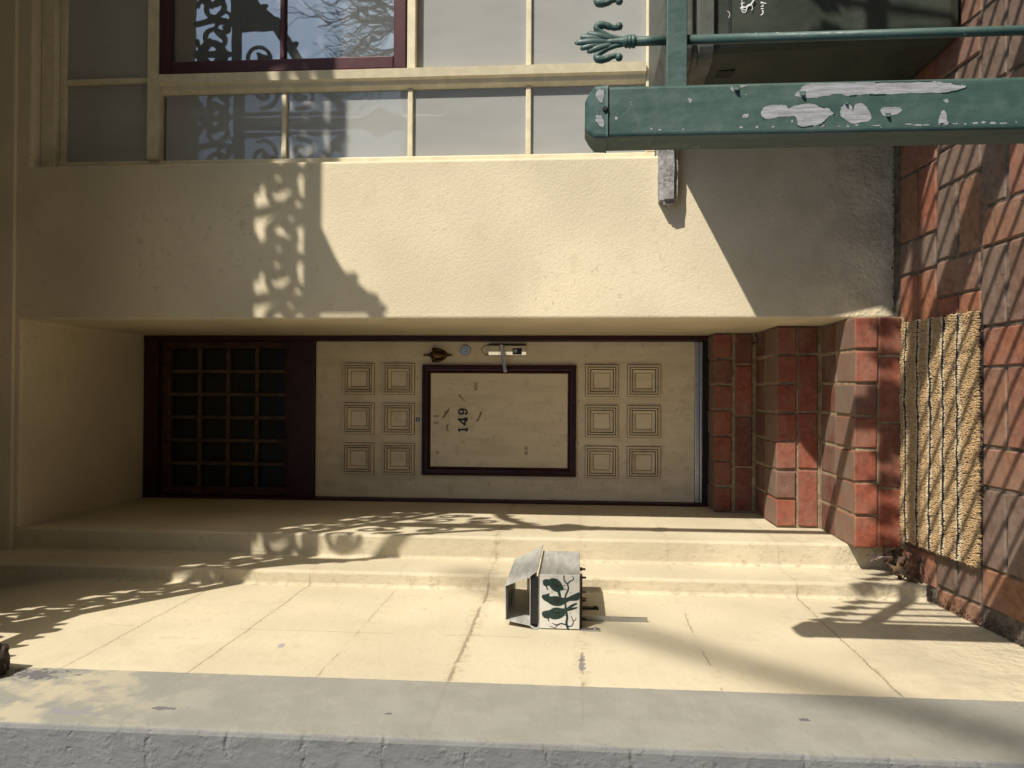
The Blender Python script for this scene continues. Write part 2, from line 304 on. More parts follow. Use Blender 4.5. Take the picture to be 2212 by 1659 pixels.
# ------------------------------------------------------------------ mesh helpers
class MB:
    def __init__(s): s.v, s.f = [], []
    def add(s, vs, fs):
        k = len(s.v); s.v += [tuple(v) for v in vs]; s.f += [tuple(i+k for i in f) for f in fs]; return s
    def box(s, x0, x1, y0, y1, z0, z1):
        return s.add([(x0,y0,z0),(x1,y0,z0),(x1,y1,z0),(x0,y1,z0),(x0,y0,z1),(x1,y0,z1),(x1,y1,z1),(x0,y1,z1)],
                     [(0,3,2,1),(4,5,6,7),(0,1,5,4),(1,2,6,5),(2,3,7,6),(3,0,4,7)])
    def loft(s, rings, cap0=True, cap1=True):
        n = len(rings[0]); k = len(s.v)
        for r in rings: s.v += [tuple(p) for p in r]
        for i in range(len(rings)-1):
            for j in range(n):
                a, b = k+i*n+j, k+i*n+(j+1) % n
                s.f.append((a, b, b+n, a+n))
        if cap0: s.f.append(tuple(k+j for j in reversed(range(n))))
        if cap1: s.f.append(tuple(k+(len(rings)-1)*n+j for j in range(n)))
        return s
    def tube(s, pts, rads, n=8, flat=1.0, up=(0, 1, 0)):
        pts = [Vector(p) for p in pts]
        if not hasattr(rads, '__len__'): rads = [rads]*len(pts)
        rings = []
        for i, p in enumerate(pts):
            d = (pts[min(i+1, len(pts)-1)] - pts[max(i-1, 0)]).normalized()
            u = Vector(up)
            if abs(d.dot(u)) > 0.95: u = Vector((1, 0, 0.01))
            a = d.cross(u).normalized(); b = a.cross(d).normalized()
            rings.append([p + a*math.cos(q*2*math.pi/n)*rads[i] + b*math.sin(q*2*math.pi/n)*rads[i]*flat for q in range(n)])
        return s.loft(rings)
    def lathe(s, c, prof, axis='z', n=14):
        rings = []
        for r, h in prof:
            ring = []
            for q in range(n):
                a = q*2*math.pi/n; x, y = r*math.cos(a), r*math.sin(a)
                ring.append({'z': (c[0]+x, c[1]+y, c[2]+h), 'y': (c[0]+x, c[1]+h, c[2]-y), 'x': (c[0]+h, c[1]+x, c[2]+y)}[axis])
            rings.append(ring)
        return s.loft(rings)
    def ribbon(s, pts, w, y0, y1):
        """strip of width w following pts=(x,z), from depth y0 to y1"""
        n = len(pts); L_, R_ = [], []
        for i in range(n):
            a, b = pts[max(i-1, 0)], pts[min(i+1, n-1)]
            dx, dz = b[0]-a[0], b[1]-a[1]; l = math.hypot(dx, dz) or 1
            ww = (w[i] if hasattr(w, '__len__') else w)/2
            nx, nz = -dz/l*ww, dx/l*ww
            L_.append((pts[i][0]+nx, pts[i][1]+nz)); R_.append((pts[i][0]-nx, pts[i][1]-nz))
        rings = [[(l[0], y0, l[1]), (r[0], y0, r[1]), (r[0], y1, r[1]), (l[0], y1, l[1])] for l, r in zip(L_, R_)]
        return s.loft(rings)
    def mould(s, x0, x1, z0, z1, prof, Y, fill=True):
        """mitred moulding: prof = (inset, proud) pairs; proud is towards -Y"""
        rings = [[(x0+i, Y-h, z0+i), (x1-i, Y-h, z0+i), (x1-i, Y-h, z1-i), (x0+i, Y-h, z1-i)] for i, h in prof]
        return s.loft(rings, False, fill)
    def mould_mat(s, me, idx, mat2):
        me.materials.append(M[mat2])
        for p_ in me.polygons:
            if p_.index//4 in idx: p_.material_index = 1
        return me
    def mesh(s, name, mat, smooth=False):
        me = bpy.data.meshes.new(name); me.from_pydata(s.v, [], s.f); me.update()
        bm = bmesh.new(); bm.from_mesh(me); bmesh.ops.recalc_face_normals(bm, faces=bm.faces); bm.to_mesh(me); bm.free()
        if smooth: me.polygons.foreach_set('use_smooth', [True]*len(me.polygons))
        if mat: me.materials.append(M[mat])
        return me
    def build(s, name, mat, parent=None, smooth=False, bevel=0, label=None):
        o = bpy.data.objects.new(name, s.mesh(name, mat, smooth)); COL.objects.link(o)
        if parent: o.parent = parent; o.matrix_parent_inverse = parent.matrix_world.inverted()
        if bevel:
            m = o.modifiers.new('bevel', 'BEVEL'); m.width = bevel; m.segments = 2; m.limit_method = 'ANGLE'; m.angle_limit = rad(35)
        if label: o['label'] = label
        return o
def tag(o, label, cat, group=None):
    o['label'] = label; o['category'] = cat
    if group: o['group'] = group
    return o
def thing(name, loc, label, cat, group=None):
    o = bpy.data.objects.new(name, None); COL.objects.link(o); o.location = loc; o.empty_display_size = 0.1
    o.matrix_world = Matrix.Translation(loc)
    return tag(o, label, cat, group)
def link_mesh(name, me, parent, loc, rot=(0, 0, 0), label=None):
    o = bpy.data.objects.new(name, me); COL.objects.link(o)
    if parent: o.parent = parent; o.matrix_parent_inverse = parent.matrix_world.inverted()
    o.location = loc; o.rotation_euler = rot
    if label: o['label'] = label
    return o
def flat2d(name, loops, depth, mat, M4, parent=None, label=None):
    """filled 2D outline(s) (holes allowed) extruded by depth, placed by matrix M4"""
    cu = bpy.data.curves.new(name, 'CURVE'); cu.dimensions = '2D'; cu.fill_mode = 'BOTH'; cu.extrude = depth/2
    for lp in loops:
        sp = cu.splines.new('POLY'); sp.points.add(len(lp)-1); sp.use_cyclic_u = True
        for q, p in zip(sp.points, lp): q.co = (p[0], p[1], 0, 1)
    return curve_obj(name, cu, mat, M4, parent, label)
def curve_obj(name, cu, mat, M4, parent, label=None):
    tmp = bpy.data.objects.new('tmp_'+name, cu); COL.objects.link(tmp)
    dg = bpy.context.evaluated_depsgraph_get(); dg.update()
    me = bpy.data.meshes.new_from_object(tmp.evaluated_get(dg)); bpy.data.objects.remove(tmp); bpy.data.curves.remove(cu)
    me.transform(M4); me.name = name; me.materials.clear(); me.materials.append(M[mat])
    o = bpy.data.objects.new(name, me); COL.objects.link(o)
    if parent: o.parent = parent; o.matrix_parent_inverse = parent.matrix_world.inverted()
    if label: o['label'] = label
    return o
def text2d(name, txt, size, mat, M4, parent, label=None, depth=0.0006, sx=1.0):
    cu = bpy.data.curves.new(name, 'FONT'); cu.body = txt; cu.size = size; cu.extrude = depth/2; cu.align_x = 'LEFT'
    return curve_obj(name, cu, mat, M4 @ Matrix.Diagonal((sx, 1, 1, 1)), parent, label)
def facing(x, y, z):   # local x -> world +X, local y -> world +Z, local z -> world -Y (faces the street)
    return Matrix(((1, 0, 0, x), (0, 0, -1, y), (0, 1, 0, z), (0, 0, 0, 1)))
def blob(pts, n=3, jit=0.0, rr=None):
    """smooth closed outline through pts (Catmull-Rom)"""
    out = []; m = len(pts)
    for i in range(m):
        p0, p1, p2, p3 = (Vector(pts[(i+k-1) % m]) for k in range(4))
        for j in range(n):
            t = j/n
            q = 0.5*((2*p1)+(p2-p0)*t+(2*p0-5*p1+4*p2-p3)*t*t+(3*p1-p0-3*p2+p3)*t**3)
            if jit: q = q + Vector((rr.uniform(-jit, jit), rr.uniform(-jit, jit)))
            out.append((q.x, q.y))
    return out
def smoothpath(pts, n=6):
    out = []
    P = [Vector(p) for p in pts]
    for i in range(len(P)-1):
        p0, p1, p2, p3 = P[max(i-1, 0)], P[i], P[i+1], P[min(i+2, len(P)-1)]
        for j in range(n):
            t = j/n
            out.append(0.5*((2*p1)+(p2-p0)*t+(2*p0-5*p1+4*p2-p3)*t*t+(3*p1-p0-3*p2+p3)*t**3))
    out.append(P[-1]); return out

# ------------------------------------------------------------------ the setting: ground
FY, SLOPE = 3.25, 0.09            # facade plane; the brick path falls towards the street
def gz(y): return -SLOPE*(FY-y)
def struct(o): o['kind'] = 'structure'; return o
st = MB(); st.add([(-150, -150, -.20), (150, -150, -.20), (150, 60, -.20), (-150, 60, -.20)], [(0, 1, 2, 3)]); struct(st.build('road', 'asphalt'))
fp = MB(); fp.box(-12, 12, -1.6, 1.62, -.30, -.125); struct(fp.build('footpath', 'asphalt', bevel=.01))
pth = MB()
pth.add([(-1.2, 1.6, gz(1.6)-.005), (6, 1.6, gz(1.6)-.005), (6, 3.5, gz(3.5)-.005), (-1.2, 3.5, gz(3.5)-.005), (-1.2, 1.6, -.4), (6, 1.6, -.4), (6, 3.5, -.4), (-1.2, 3.5, -.4)],
        [(0, 1, 2, 3), (4, 7, 6, 5), (0, 4, 5, 1), (1, 5, 6, 2), (2, 6, 7, 3), (3, 7, 4, 0)])
path = struct(pth.build('brick_path', 'dirt'))

def brick_mesh(lx, ly, lz, mat, seed, bev=0.0045, jit=0.0018):
    bm = bmesh.new(); bmesh.ops.create_cube(bm, size=1)
    bmesh.ops.scale(bm, vec=(lx, ly, lz), verts=bm.verts)
    bmesh.ops.bevel(bm, geom=bm.edges[:], offset=bev, segments=1, affect='EDGES')
    r = random.Random(seed)
    for v in bm.verts: v.co += Vector((r.uniform(-jit, jit), r.uniform(-jit, jit), r.uniform(-jit, jit)*0.6))
    me = bpy.data.meshes.new('brick'); bm.to_mesh(me); bm.free(); me.materials.append(M[mat]); return me
PB, PH = 0.2625, 0.131     # row pitch, half pitch
pav = {('y', m): [brick_mesh(.116, .251, .06, m, i) for i in range(4)] for m in ('paver', 'paverbrown')}
pav.update({('x', m): [brick_mesh(.240, .120, .06, m, 20+i) for i in range(4)] for m in ('paver', 'paverbrown')})
pav.update({('s', m): [brick_mesh(.240, .142, .06, m, 40+i) for i in range(3)] for m in ('paver', 'paverbrown')})
tilt = math.atan(SLOPE)
def paver(kind, x, y, brown=False):
    o = link_mesh('brick', R.choice(pav[(kind, 'paverbrown' if brown else 'paver')]), path,
                  (x+R.uniform(-.002, .002), y+R.uniform(-.002, .002), gz(y)-.0295+R.uniform(-.0015, .0015)), (tilt+R.uniform(-.005, .005), R.uniform(-.005, .005), R.uniform(-.010, .010)))
PER = 0.376
rows = [(2.672, -.043), (2.4095, .083), (2.9345, .066), (2.147, .25), (1.8845, .1)]
for y0, off in rows:
    k = -4
    while True:
        xa = off + k*PER
        k += 1
        if xa > 2.3: break
        if xa > -.80: paver('y', xa+.062, y0+PB/2, R.random() < .2)
        if xa+.126 > -.85:
            xc = xa+.126+.125
            b = (xc < -.35) or (R.random() < .25)
            if xc-.12 > -.90:
                paver('x', xc, y0+.0655, b); paver('x', xc, y0+.1965, b or R.random() < .2)

# ------------------------------------------------------------------ house facade
XL, XR = -.588, .29
ZT = 3.565
WX0, WX1, WZ0, WZ1 = .94, 2.46, .90, 3.525
fac = thing('house_facade', (1.6, FY, 0), 'cream stucco front wall of the house between doorway and window', 'wall')
f = MB()
xs = [XL, XR, WX0, WX1, 6.0]; zs = [-.3, WZ0, WZ1, ZT, 6.6]
for i in range(4):
    for j in range(4):
        if i == 0 and j < 3: continue
        if i == 2 and j == 1: continue
        f.add([(xs[i], FY, zs[j]), (xs[i+1], FY, zs[j]), (xs[i+1], FY, zs[j+1]), (xs[i], FY, zs[j+1])], [(0, 1, 2, 3)])
def rev(a, b, yb):
    f.add([(a[0], FY, a[1]), (b[0], FY, b[1]), (b[0], yb, b[1]), (a[0], yb, a[1])], [(0, 1, 2, 3)])
YB = 4.36
rev((XR, -.3), (XR, WZ0), YB); rev((XR, WZ0), (XR, WZ1), YB); rev((XR, WZ1), (XR, ZT), YB); rev((XR, ZT), (XL, ZT), YB)
rev((WX0, WZ0), (WX0, WZ1), 3.50); rev((WX0, WZ1), (WX1, WZ1), 3.50); rev((WX1, WZ1), (WX1, WZ0), 3.50); rev((WX1, WZ0), (WX0, WZ0), 3.50)
me = f.mesh('wall', 'facade')
bm = bmesh.new(); bm.from_mesh(me); bmesh.ops.remove_doubles(bm, verts=bm.verts, dist=1e-4); bmesh.ops.recalc_face_normals(bm, faces=bm.faces); bm.to_mesh(me); bm.free()
wo = bpy.data.objects.new('wall', me); COL.objects.link(wo); wo.parent = fac; wo.matrix_parent_inverse = fac.matrix_world.inverted()
bv = wo.modifiers.new('bevel', 'BEVEL'); bv.width = .012; bv.segments = 3; bv.limit_method = 'ANGLE'; bv.angle_limit = rad(40)
MB().box(-1.1, 6.0, 3.236, 3.26, 3.592, 3.72).build('cornice_band', 'facade', fac, bevel=.006)
bk = MB(); bk.box(-1.2, 6.1, 4.40, 4.5, -.3, 6.7); bk.box(-1.2, 6.1, 3.20, 4.41, 6.62, 6.72); bk.box(6.0, 6.1, 3.26, 4.41, -.3, 6.6); bk.box(.34, 6.0, 3.9, 3.95, -.3, 6.6)
bk.build('rear_wall', 'dark', fac)

# wing wall at the left: plan outline lofted upwards (it steps back towards the street in two returns)
wing = thing('wing_wall', (-.9, 2.3, 0), 'cream and grey painted wing wall with stepped corners beside the door', 'wall')
def plan(z):
    s = max(0, z-3.02); q = -min(.12, 0.22*s*s+0.02*s)
    return [(XL, 4.42), (XL, FY), (-.680, FY), (-.680, 2.985), (-.735+q, 2.985), (-.735+q, 1.69), (-1.15, 1.69), (-1.15, 4.42)]
zz = [-.35, .3, .9, 1.5, 2.1, 2.7, 3.0] + [3.05+.06*i for i in range(14)] + [4.4, 6.6]
w = MB(); w.loft([[(p[0], p[1], z) for p in plan(z)] for z in zz])
w.build('wall', 'wing', wing, bevel=.010)
# dark broken corbel stub at the top of the wing wall
cb = bmesh.new(); bmesh.ops.create_icosphere(cb, subdivisions=4, radius=1)
for v in cb.verts:
    d = v.co.copy(); n_ = noise.fractal(d*2.3+Vector((3, 1, 2)), 1.0, 2.0, 4)
    v.co = Vector((d.x*.075, d.y*.085, d.z*.30)) * (1+.28*n_)
    if v.co.z < -.16: v.co.z = -.16 + (v.co.z+.16)*0.25
me = bpy.data.meshes.new('corbel_stub'); cb.to_mesh(me); cb.free(); me.materials.append(M['rust'])
stub = bpy.data.objects.new('corbel_stub', me); COL.objects.link(stub); stub.location = (-.712, 1.965, 2.86); stub.scale = (.9, .8, .95)
tag(stub, 'broken dark corbel stub sticking out of the top of the wing wall', 'corbel')

# ------------------------------------------------------------------ verandah above (throws the lace shadow)
VY = 2.03
ver = thing('verandah_roof', (2.0, 2.6, 3.8), 'boarded verandah roof over the doorway, above the lace valance', 'roof')
MB().box(-1.15, 6.1, 1.90, 3.235, 3.78, 3.90).build('ceiling', 'ceiling', ver)
MB().box(-.735, 6.1, VY-.02, VY+.02, 3.49, 3.779).build('fascia', 'ceiling', ver)
ZA, ZB, RB = 3.262, 3.49, 3.204
def spiral(cx, cz, r0, r1, a0, turns, sgn=1, n=26):
    return [(cx+(r0+(r1-r0)*i/n)*math.cos(a0+sgn*2*math.pi*turns*i/n), cz+(r0+(r1-r0)*i/n)*math.sin(a0+sgn*2*math.pi*turns*i/n)) for i in range(n+1)]
def leafpoly(mb, x, z, a, l, wd_):
    c, s_ = math.cos(a), math.sin(a); pts = []
    for i in range(9):
        t = i/8; pts.append((x+c*l*t, z+s_*l*t))
    mb.ribbon(pts, [max(.003, wd_*math.sin(math.pi*min(1, .12+i/8*.88))) for i in range(9)], VY-.006, VY+.006)
def lace_panel(mb, x0, per):
    h = ZB-ZA; zc = (ZA+ZB)/2
    for sg in (-1, 1):
        cx = x0+per/2+sg*per*.25
        mb.ribbon(spiral(cx, zc, h*.44, h*.09, math.pi/2 if sg > 0 else math.pi/2, 1.35, sg), .026, VY-.008, VY+.008)
        mb.ribbon(spiral(cx+sg*per*.17, ZA+.05, .055, .015, math.pi, 1.1, -sg), .018, VY-.008, VY+.008)
        leafpoly(mb, cx, zc, .8*sg+math.pi/2, .13, .055); leafpoly(mb, cx-sg*.01, zc, -.7*sg-math.pi/2, .12, .05)
        leafpoly(mb, x0+per/2, ZB, -math.pi/2+sg*.5, .15, .035)
    mb.ribbon([(x0, ZA), (x0+.02, zc), (x0, ZB)], .03, VY-.008, VY+.008)
    leafpoly(mb, x0+per/2, ZA, math.pi/2, .20, .045)
lv = MB(); x = -.72
while x < 4.6: lace_panel(lv, x, .36); x += .36
val = thing('lace_valance', (1.9, VY, ZA), 'cast iron lace valance under the verandah edge, seen as shadow and reflection', 'valance')
lv.build('lace_frieze', 'lacepaint', val)
MB().box(-.735, 4.6, VY-.014, VY+.014, RB, ZA).build('bottom_rail', 'lacepaint', val)
def bracket(x0, sg, k=1.0, kz=1.0):
    mb = MB()
    edge = [(x0+sg*p[0]*k, RB+.005-p[1]*kz) for p in smoothpath([(.03, .62, 0), (.10, .56, 0), (.30, .37, 0), (.47, .25, 0), (.55, .20, 0), (.65, .09, 0), (.83, .0, 0)], 4)]
    n = len(edge)
    mb.ribbon(edge, [.04+.015*math.sin(math.pi*i/n) for i in range(n)], VY-.008, VY+.008)
    for i in range(13, n-1):      # solid tip of the casting
        mb.box(min(edge[i][0], edge[i+1][0]), max(edge[i][0], edge[i+1][0]), VY-.006, VY+.006, max(edge[i][1], edge[i+1][1]), RB+.01)
    for i in range(1, n-4, 3): leafpoly(mb, edge[i][0], edge[i][1], (-1.1 if sg > 0 else math.pi+1.1)+R.uniform(-.4, .4), .06, .04)
    for (u, v_, r_) in ((.12, .12, .10), (.30, .10, .08), (.10, .35, .08), (.24, .26, .05)):
        mb.ribbon(spiral(x0+sg*(.03+u)*k, RB-v_*kz, r_, r_*.2, R.uniform(0, 6), 1.3, sg), .022, VY-.008, VY+.008)
        leafpoly(mb, x0+sg*(.03+u)*k, RB-v_*kz, R.uniform(0, 6), r_*1.1, .04)
    mb.ribbon([(x0+sg*.02, RB-.62*kz), (x0+sg*.02, RB)], .02, VY-.008, VY+.008)
    return mb.build('bracket', 'lacepaint', val)
CX = 1.575
bracket(CX+.04, 1); bracket(CX-.04, -1); bracket(-.735, 1, .85, .62)
colm = thing('verandah_column', (CX, VY, gz(VY)), 'slim cast iron verandah column whose shadow falls in the doorway', 'column')
c = MB(); c.lathe((CX, VY, 0), [(.06, -.16), (.06, .02), (.045, .06), (.036, .12), (.036, 1.95), (.046, 1.97), (.046, 1.99), (.036, 2.01), (.036, RB)]); c.build('shaft', 'lacepaint', colm, smooth=True)
c = MB(); c.lathe((CX, VY, 2.24), [(.036, 0), (.05, .02), (.04, .05), (.075, .11), (.09, .16), (.06, .19), (.05, .22)]); c.build('capital', 'lacepaint', colm, smooth=True)

# ------------------------------------------------------------------ brick steps
stp = thing('brick_steps', (-.15, 3.6, 0), 'three red brick steps with sandy mortar up to the front door', 'steps')
LV = [0.0, .172, .352, .547]; NY = [3.15, 3.6, 4.03]
XSL, XSR = XL+.002, XR-.002
core = MB()
core.box(XSL, XSR, NY[0]+.0095, 4.30, -.3, LV[1]-.004); core.box(XSL, XSR, NY[1]+.0095, 4.30, LV[1]-.005, LV[2]-.004); core.box(XSL, XSR, NY[2]+.0095, 4.30, LV[2]-.005, LV[3]-.004)
core.build('mortar_bed', 'mortar', stp)
PX = (XSR-XSL)/7
nos = [brick_mesh(PX-.0105, .226, .083, 'redbrick', 60+i, .004) for i in range(5)]
trd = [brick_mesh(PX-.010, .19, .05, 'treadbrick', 70+i, .005) for i in range(4)]
stc = {}
def strm(l):
    k = round(l, 3)
    if k not in stc: stc[k] = brick_mesh(l, .11, .083, 'redbrick', int(l*1000), .004)
    return stc[k]
for k in range(3):
    zt, zb, y = LV[k+1], LV[k], NY[k]
    for i in range(7):
        xc = XSL+PX*(i+.5)
        link_mesh('brick', R.choice(nos), stp, (xc+R.uniform(-.002, .002), y+.113+R.uniform(-.004, .003), zt-.040+R.uniform(-.002, .002)), (R.uniform(-.01, .01), R.uniform(-.012, .012), R.uniform(-.01, .01)))
        if k < 2: link_mesh('brick', R.choice(trd), stp, (xc+R.uniform(-.002, .002), y+.335, zt-.0255+R.uniform(-.001, .001)), (0, R.uniform(-.01, .01), 0))
        else: link_mesh('brick', R.choice(trd), stp, (xc, y+.33, zt-.0265), (0, 0, 0))
    xr = XSR-.003
    seq = [1.2, 2, 2, 1.8] if k == 0 else [1.0, 2, 2, 2] if k == 1 else [1.25, 2, 2, 1.75]
    for s_ in seq:
        l = s_*PX-.0105
        link_mesh('brick', strm(l), stp, (xr-l/2, y+.055+.004+R.uniform(-.002, .002), zb+(zt-zb-.086)/2+.001), (0, R.uniform(-.004, .004), 0))
        xr -= s_*PX

# ------------------------------------------------------------------ door frame and fanlight
DY = 4.25
frm = thing('door_frame', (-.155, DY, .55), 'dark maroon timber door frame with a gridded fanlight above', 'door frame')
MB().box(XL+.001, -.573, DY-.035, DY+.10, .548, ZT-.003).build('jamb', 'maroon', frm, bevel=.003)
MB().box(.262, XR-.001, DY-.035, DY+.10, .548, ZT-.003).build('jamb', 'maroon', frm, bevel=.003)
MB().box(-.573, .262, DY-.030, DY+.10, 3.485, ZT-.004).build('head', 'maroon', frm, bevel=.003)
MB().box(-.573, .262, DY-.030, DY+.10, 2.618, 2.762).build('transom_bar', 'maroon', frm, bevel=.003)
GX = [-.530+(.223+.530)*i/6 for i in range(7)]; GZ = [2.793+(3.438-2.793)*i/4 for i in range(5)]
sash = MB()
for a in ((-.572, GX[0]+.001, 2.763, 3.484), (GX[6]-.001, .261, 2.763, 3.484), (GX[0]+.001, GX[6]-.001, 2.763, GZ[0]), (GX[0]+.001, GX[6]-.001, GZ[4], 3.484)):
    sash.box(a[0], a[1], DY+.02, DY+.075, a[2], a[3])
sasho = sash.build('fanlight', 'oldwood', frm, bevel=.003)
for i in range(1, 6): MB().box(GX[i]-.009, GX[i]+.009, DY+.022, DY+.062, GZ[0], GZ[4]).build('muntin', 'tanwood', sasho, bevel=.004)
for j in range(1, 4):
    for i in range(6): MB().box(GX[i]+(.0095 if i else 0), GX[i+1]-(.0095 if i < 5 else 0), DY+.024, DY+.062, GZ[j]-.009, GZ[j]+.009).build('muntin', 'tanwood', sasho, bevel=.004)
pm = MB().box(-.0575, .0575, -.002, .002, -.072, .072).mesh('pane', 'glassdark')
for i in range(6):
    for j in range(4): link_mesh('pane', pm, sasho, ((GX[i]+GX[i+1])/2, DY+.050, (GZ[j]+GZ[j+1])/2), (R.uniform(-.01, .01), 0, R.uniform(-.01, .01)))

# ------------------------------------------------------------------ front door
dr = thing('front_door', (-.155, DY, .575), 'cream front door numbered 149 with square panels and maroon framed centre', 'door')
MB().box(-.571, .260, DY, DY+.04, .612, 2.616).build('leaf', 'door', dr, bevel=.002)
M['grime_shade'] = simple('groove_grime_and_shade', (0.13, 0.095, 0.055), 0.8, 0.4, 30)  # grime in the mouldings, with the grooves' shade painted into the same dark colour
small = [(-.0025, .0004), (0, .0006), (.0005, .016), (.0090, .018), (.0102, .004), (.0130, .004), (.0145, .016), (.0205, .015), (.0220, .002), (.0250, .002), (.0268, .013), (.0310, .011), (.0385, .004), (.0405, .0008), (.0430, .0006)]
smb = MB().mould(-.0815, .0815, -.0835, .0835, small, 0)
sm = smb.mould_mat(smb.mesh('square_panel', 'door'), {0, 4, 8, 13}, 'grime_shade')
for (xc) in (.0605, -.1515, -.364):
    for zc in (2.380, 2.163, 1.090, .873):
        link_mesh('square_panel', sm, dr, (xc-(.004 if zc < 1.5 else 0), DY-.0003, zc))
MB().mould(-.447, .1365, 1.222, 2.036, [(0, 0), (.0005, .020), (.010, .022), (.013, .014), (.019, .0135), (.022, .019), (.030, .017), (.033, .009), (.040, .012), (.0455, .004)], DY-.0003, False).build('centre_moulding', 'maroon', dr)
MB().box(-.4015, .091, DY-.0045, DY-.0001, 1.2675, 1.9905).build('centre_panel', 'door', dr)
YF = DY-.005
# weather strip and sill
ws = MB(); ws.box(-.571, .260, DY-.012, DY+.02, .588, .611); ws.box(-.571, .260, DY-.022, DY+.02, .574, .587); ws.build('weather_strip', 'alu', dr, bevel=.003)
MB().box(-.573, .262, DY-.03, DY+.06, .548, .5735).build('door_sill', 'dark', frm)
# knocker
kx = .187
k = MB(); k.lathe((kx, DY-.012, 1.985), [(.002, .046), (.006, .043), (.004, .034), (.004, .028), (.009, .022), (.006, .016), (.012, .008), (.02, .002), (.02, -.012), (.001, -.014)], n=10)
ur = [(.036, 0), (.037, -.012), (.036, -.018), (.030, -.045), (.020, -.068), (.008, -.080), (.004, -.084)]
k.lathe((kx, DY-.004, 1.980), [(a*.80, b) for a, b in ur], n=12)
k.lathe((kx, DY-.008, 1.9), [(.004, .0), (.009, -.006), (.004, -.012), (.005, -.02), (.001, -.026)], n=8)
knk = k.build('knocker', 'brass', dr, smooth=True)
k = MB(); k.tube(smoothpath([(kx-.034, DY-.020, 1.972), (kx-.033, DY-.030, 1.945), (kx-.020, DY-.034, 1.915), (kx, DY-.034, 1.899), (kx+.020, DY-.034, 1.915), (kx+.033, DY-.030, 1.945), (kx+.034, DY-.020, 1.972)]), .0045); k.box(kx-.038, kx+.038, DY-.028, DY-.010, 1.966, 1.982)
k.build('striker_ring', 'brass', knk, smooth=True)
# deadlock
k = MB(); k.lathe((.212, DY, 1.807), [(.029, 0), (.029, -.006), (.026, -.010), (.021, -.010), (.020, -.008), (.014, -.008), (.013, -.012), (.001, -.012)], 'y', 22); dl = k.build('deadlock', 'alu', dr, smooth=False)
MB().box(.2045, .2075, DY-.0132, DY-.0118, 1.801, 1.811).build('keyhole', 'black', dl)
# lever handle
k = MB(); k.loft([[(.247, DY-.001, z), (.247, DY-.012, z), (.236, DY-.019, z), (.205, DY-.022, z), (.188, DY-.017, z), (.182, DY-.008, z), (.182, DY-.001, z)] for z in (1.485, 1.683)])
hp = k.build('handle_plate', 'chrome', dr)
MB().box(.183, .2465, DY-.0228, DY-.0215, 1.627, 1.6285).build('plate_seam', 'black', hp)
k = MB(); k.lathe((.216, DY-.02, 1.610), [(.012, 0), (.012, -.030), (.010, -.034), (.001, -.034)], 'y', 14)
k.loft([[(x_, DY-.066, z-.009), (x_, DY-.052, z-.009), (x_, DY-.050, z+.007), (x_, DY-.066, z+.009)] for x_, z in ((.240, 1.612), (.17, 1.604), (.098, 1.590))])
k.build('lever', 'chrome', hp, bevel=.002)
MB().box(.190, .224, DY-.0245, DY-.021, 1.508, 1.556).build('cylinder_recess', 'black', hp)
k = MB(); k.lathe((.209, DY-.024, 1.541), [(.010, 0), (.010, -.003), (.001, -.003)], 'y', 14); k.build('lock_cylinder', 'alu', hp)
flat2d('old_lock_outline', [blob([(-.016, 0), (-.022, .016), (-.006, .034), (.010, .040), (.024, .030), (.032, .014), (.030, 0)], 4), blob([(-.012, .002), (-.018, .016), (-.004, .031), (.010, .036), (.021, .027), (.028, .013), (.026, .002)], 4)], .0006, 'litter', facing(.210, DY-.0004, 1.684), dr)
# peephole, screws
k = MB(); k.lathe((-.154, DY, 2.060), [(.011, 0), (.011, -.004), (.008, -.005), (.007, -.002), (.001, -.002)], 'y', 16); pk = k.build('peephole', 'black', dr)
k = MB(); k.lathe((-.154, DY-.0021, 2.060), [(.0062, 0), (.005, -.0015), (.001, -.002)], 'y', 12); k.build('peephole_lens', 'alu', pk)
for xx in (-.051, -.271):
    k = MB(); k.lathe((xx, DY, 1.2075), [(.006, 0), (.005, -.002), (.001, -.002)], 'y', 10); k.build('screw', 'alu', dr)
# house number
D1 = [[(-.010, 0), (.010, 0), (.010, .007), (.0045, .007), (.0045, .051), (-.0035, .051), (-.011, .046), (-.011, .040), (-.0045, .042), (-.0045, .007), (-.010, .007)]]
D4 = [[(.016, .010), (.0215, .010), (.0215, .018), (.016, .018), (.016, .051), (.007, .051), (-.0215, .018), (-.0215, .010), (.006, .010), (.006, .007), (.001, .007), (.001, 0), (.0205, 0), (.0205, .007), (.016, .007)], [(.006, .018), (-.011, .018), (.006, .038)]]
D9 = [blob([(-.016, .034), (-.011, .047), (.002, .0515), (.014, .044), (.0175, .028), (.013, .009), (-.001, -.0005), (-.013, .004), (-.016, .013), (-.009, .0165), (-.0055, .010), (.001, .0075), (.007, .013), (.008, .022), (-.003, .0185), (-.013, .023)], 4), blob([(-.007, .034), (-.005, .042), (.001, .0445), (.006, .041), (.0075, .034), (.005, .027), (0, .025), (-.005, .028)], 4)]
for nm, lp, cx_ in (('number_one', D1, -.2055), ('number_four', D4, -.1625), ('number_nine', D9, -.1115)):
    flat2d(nm, lp, .004, 'black', facing(cx_, YF-.0018, 1.793), dr, label='black slab serif house number digit')
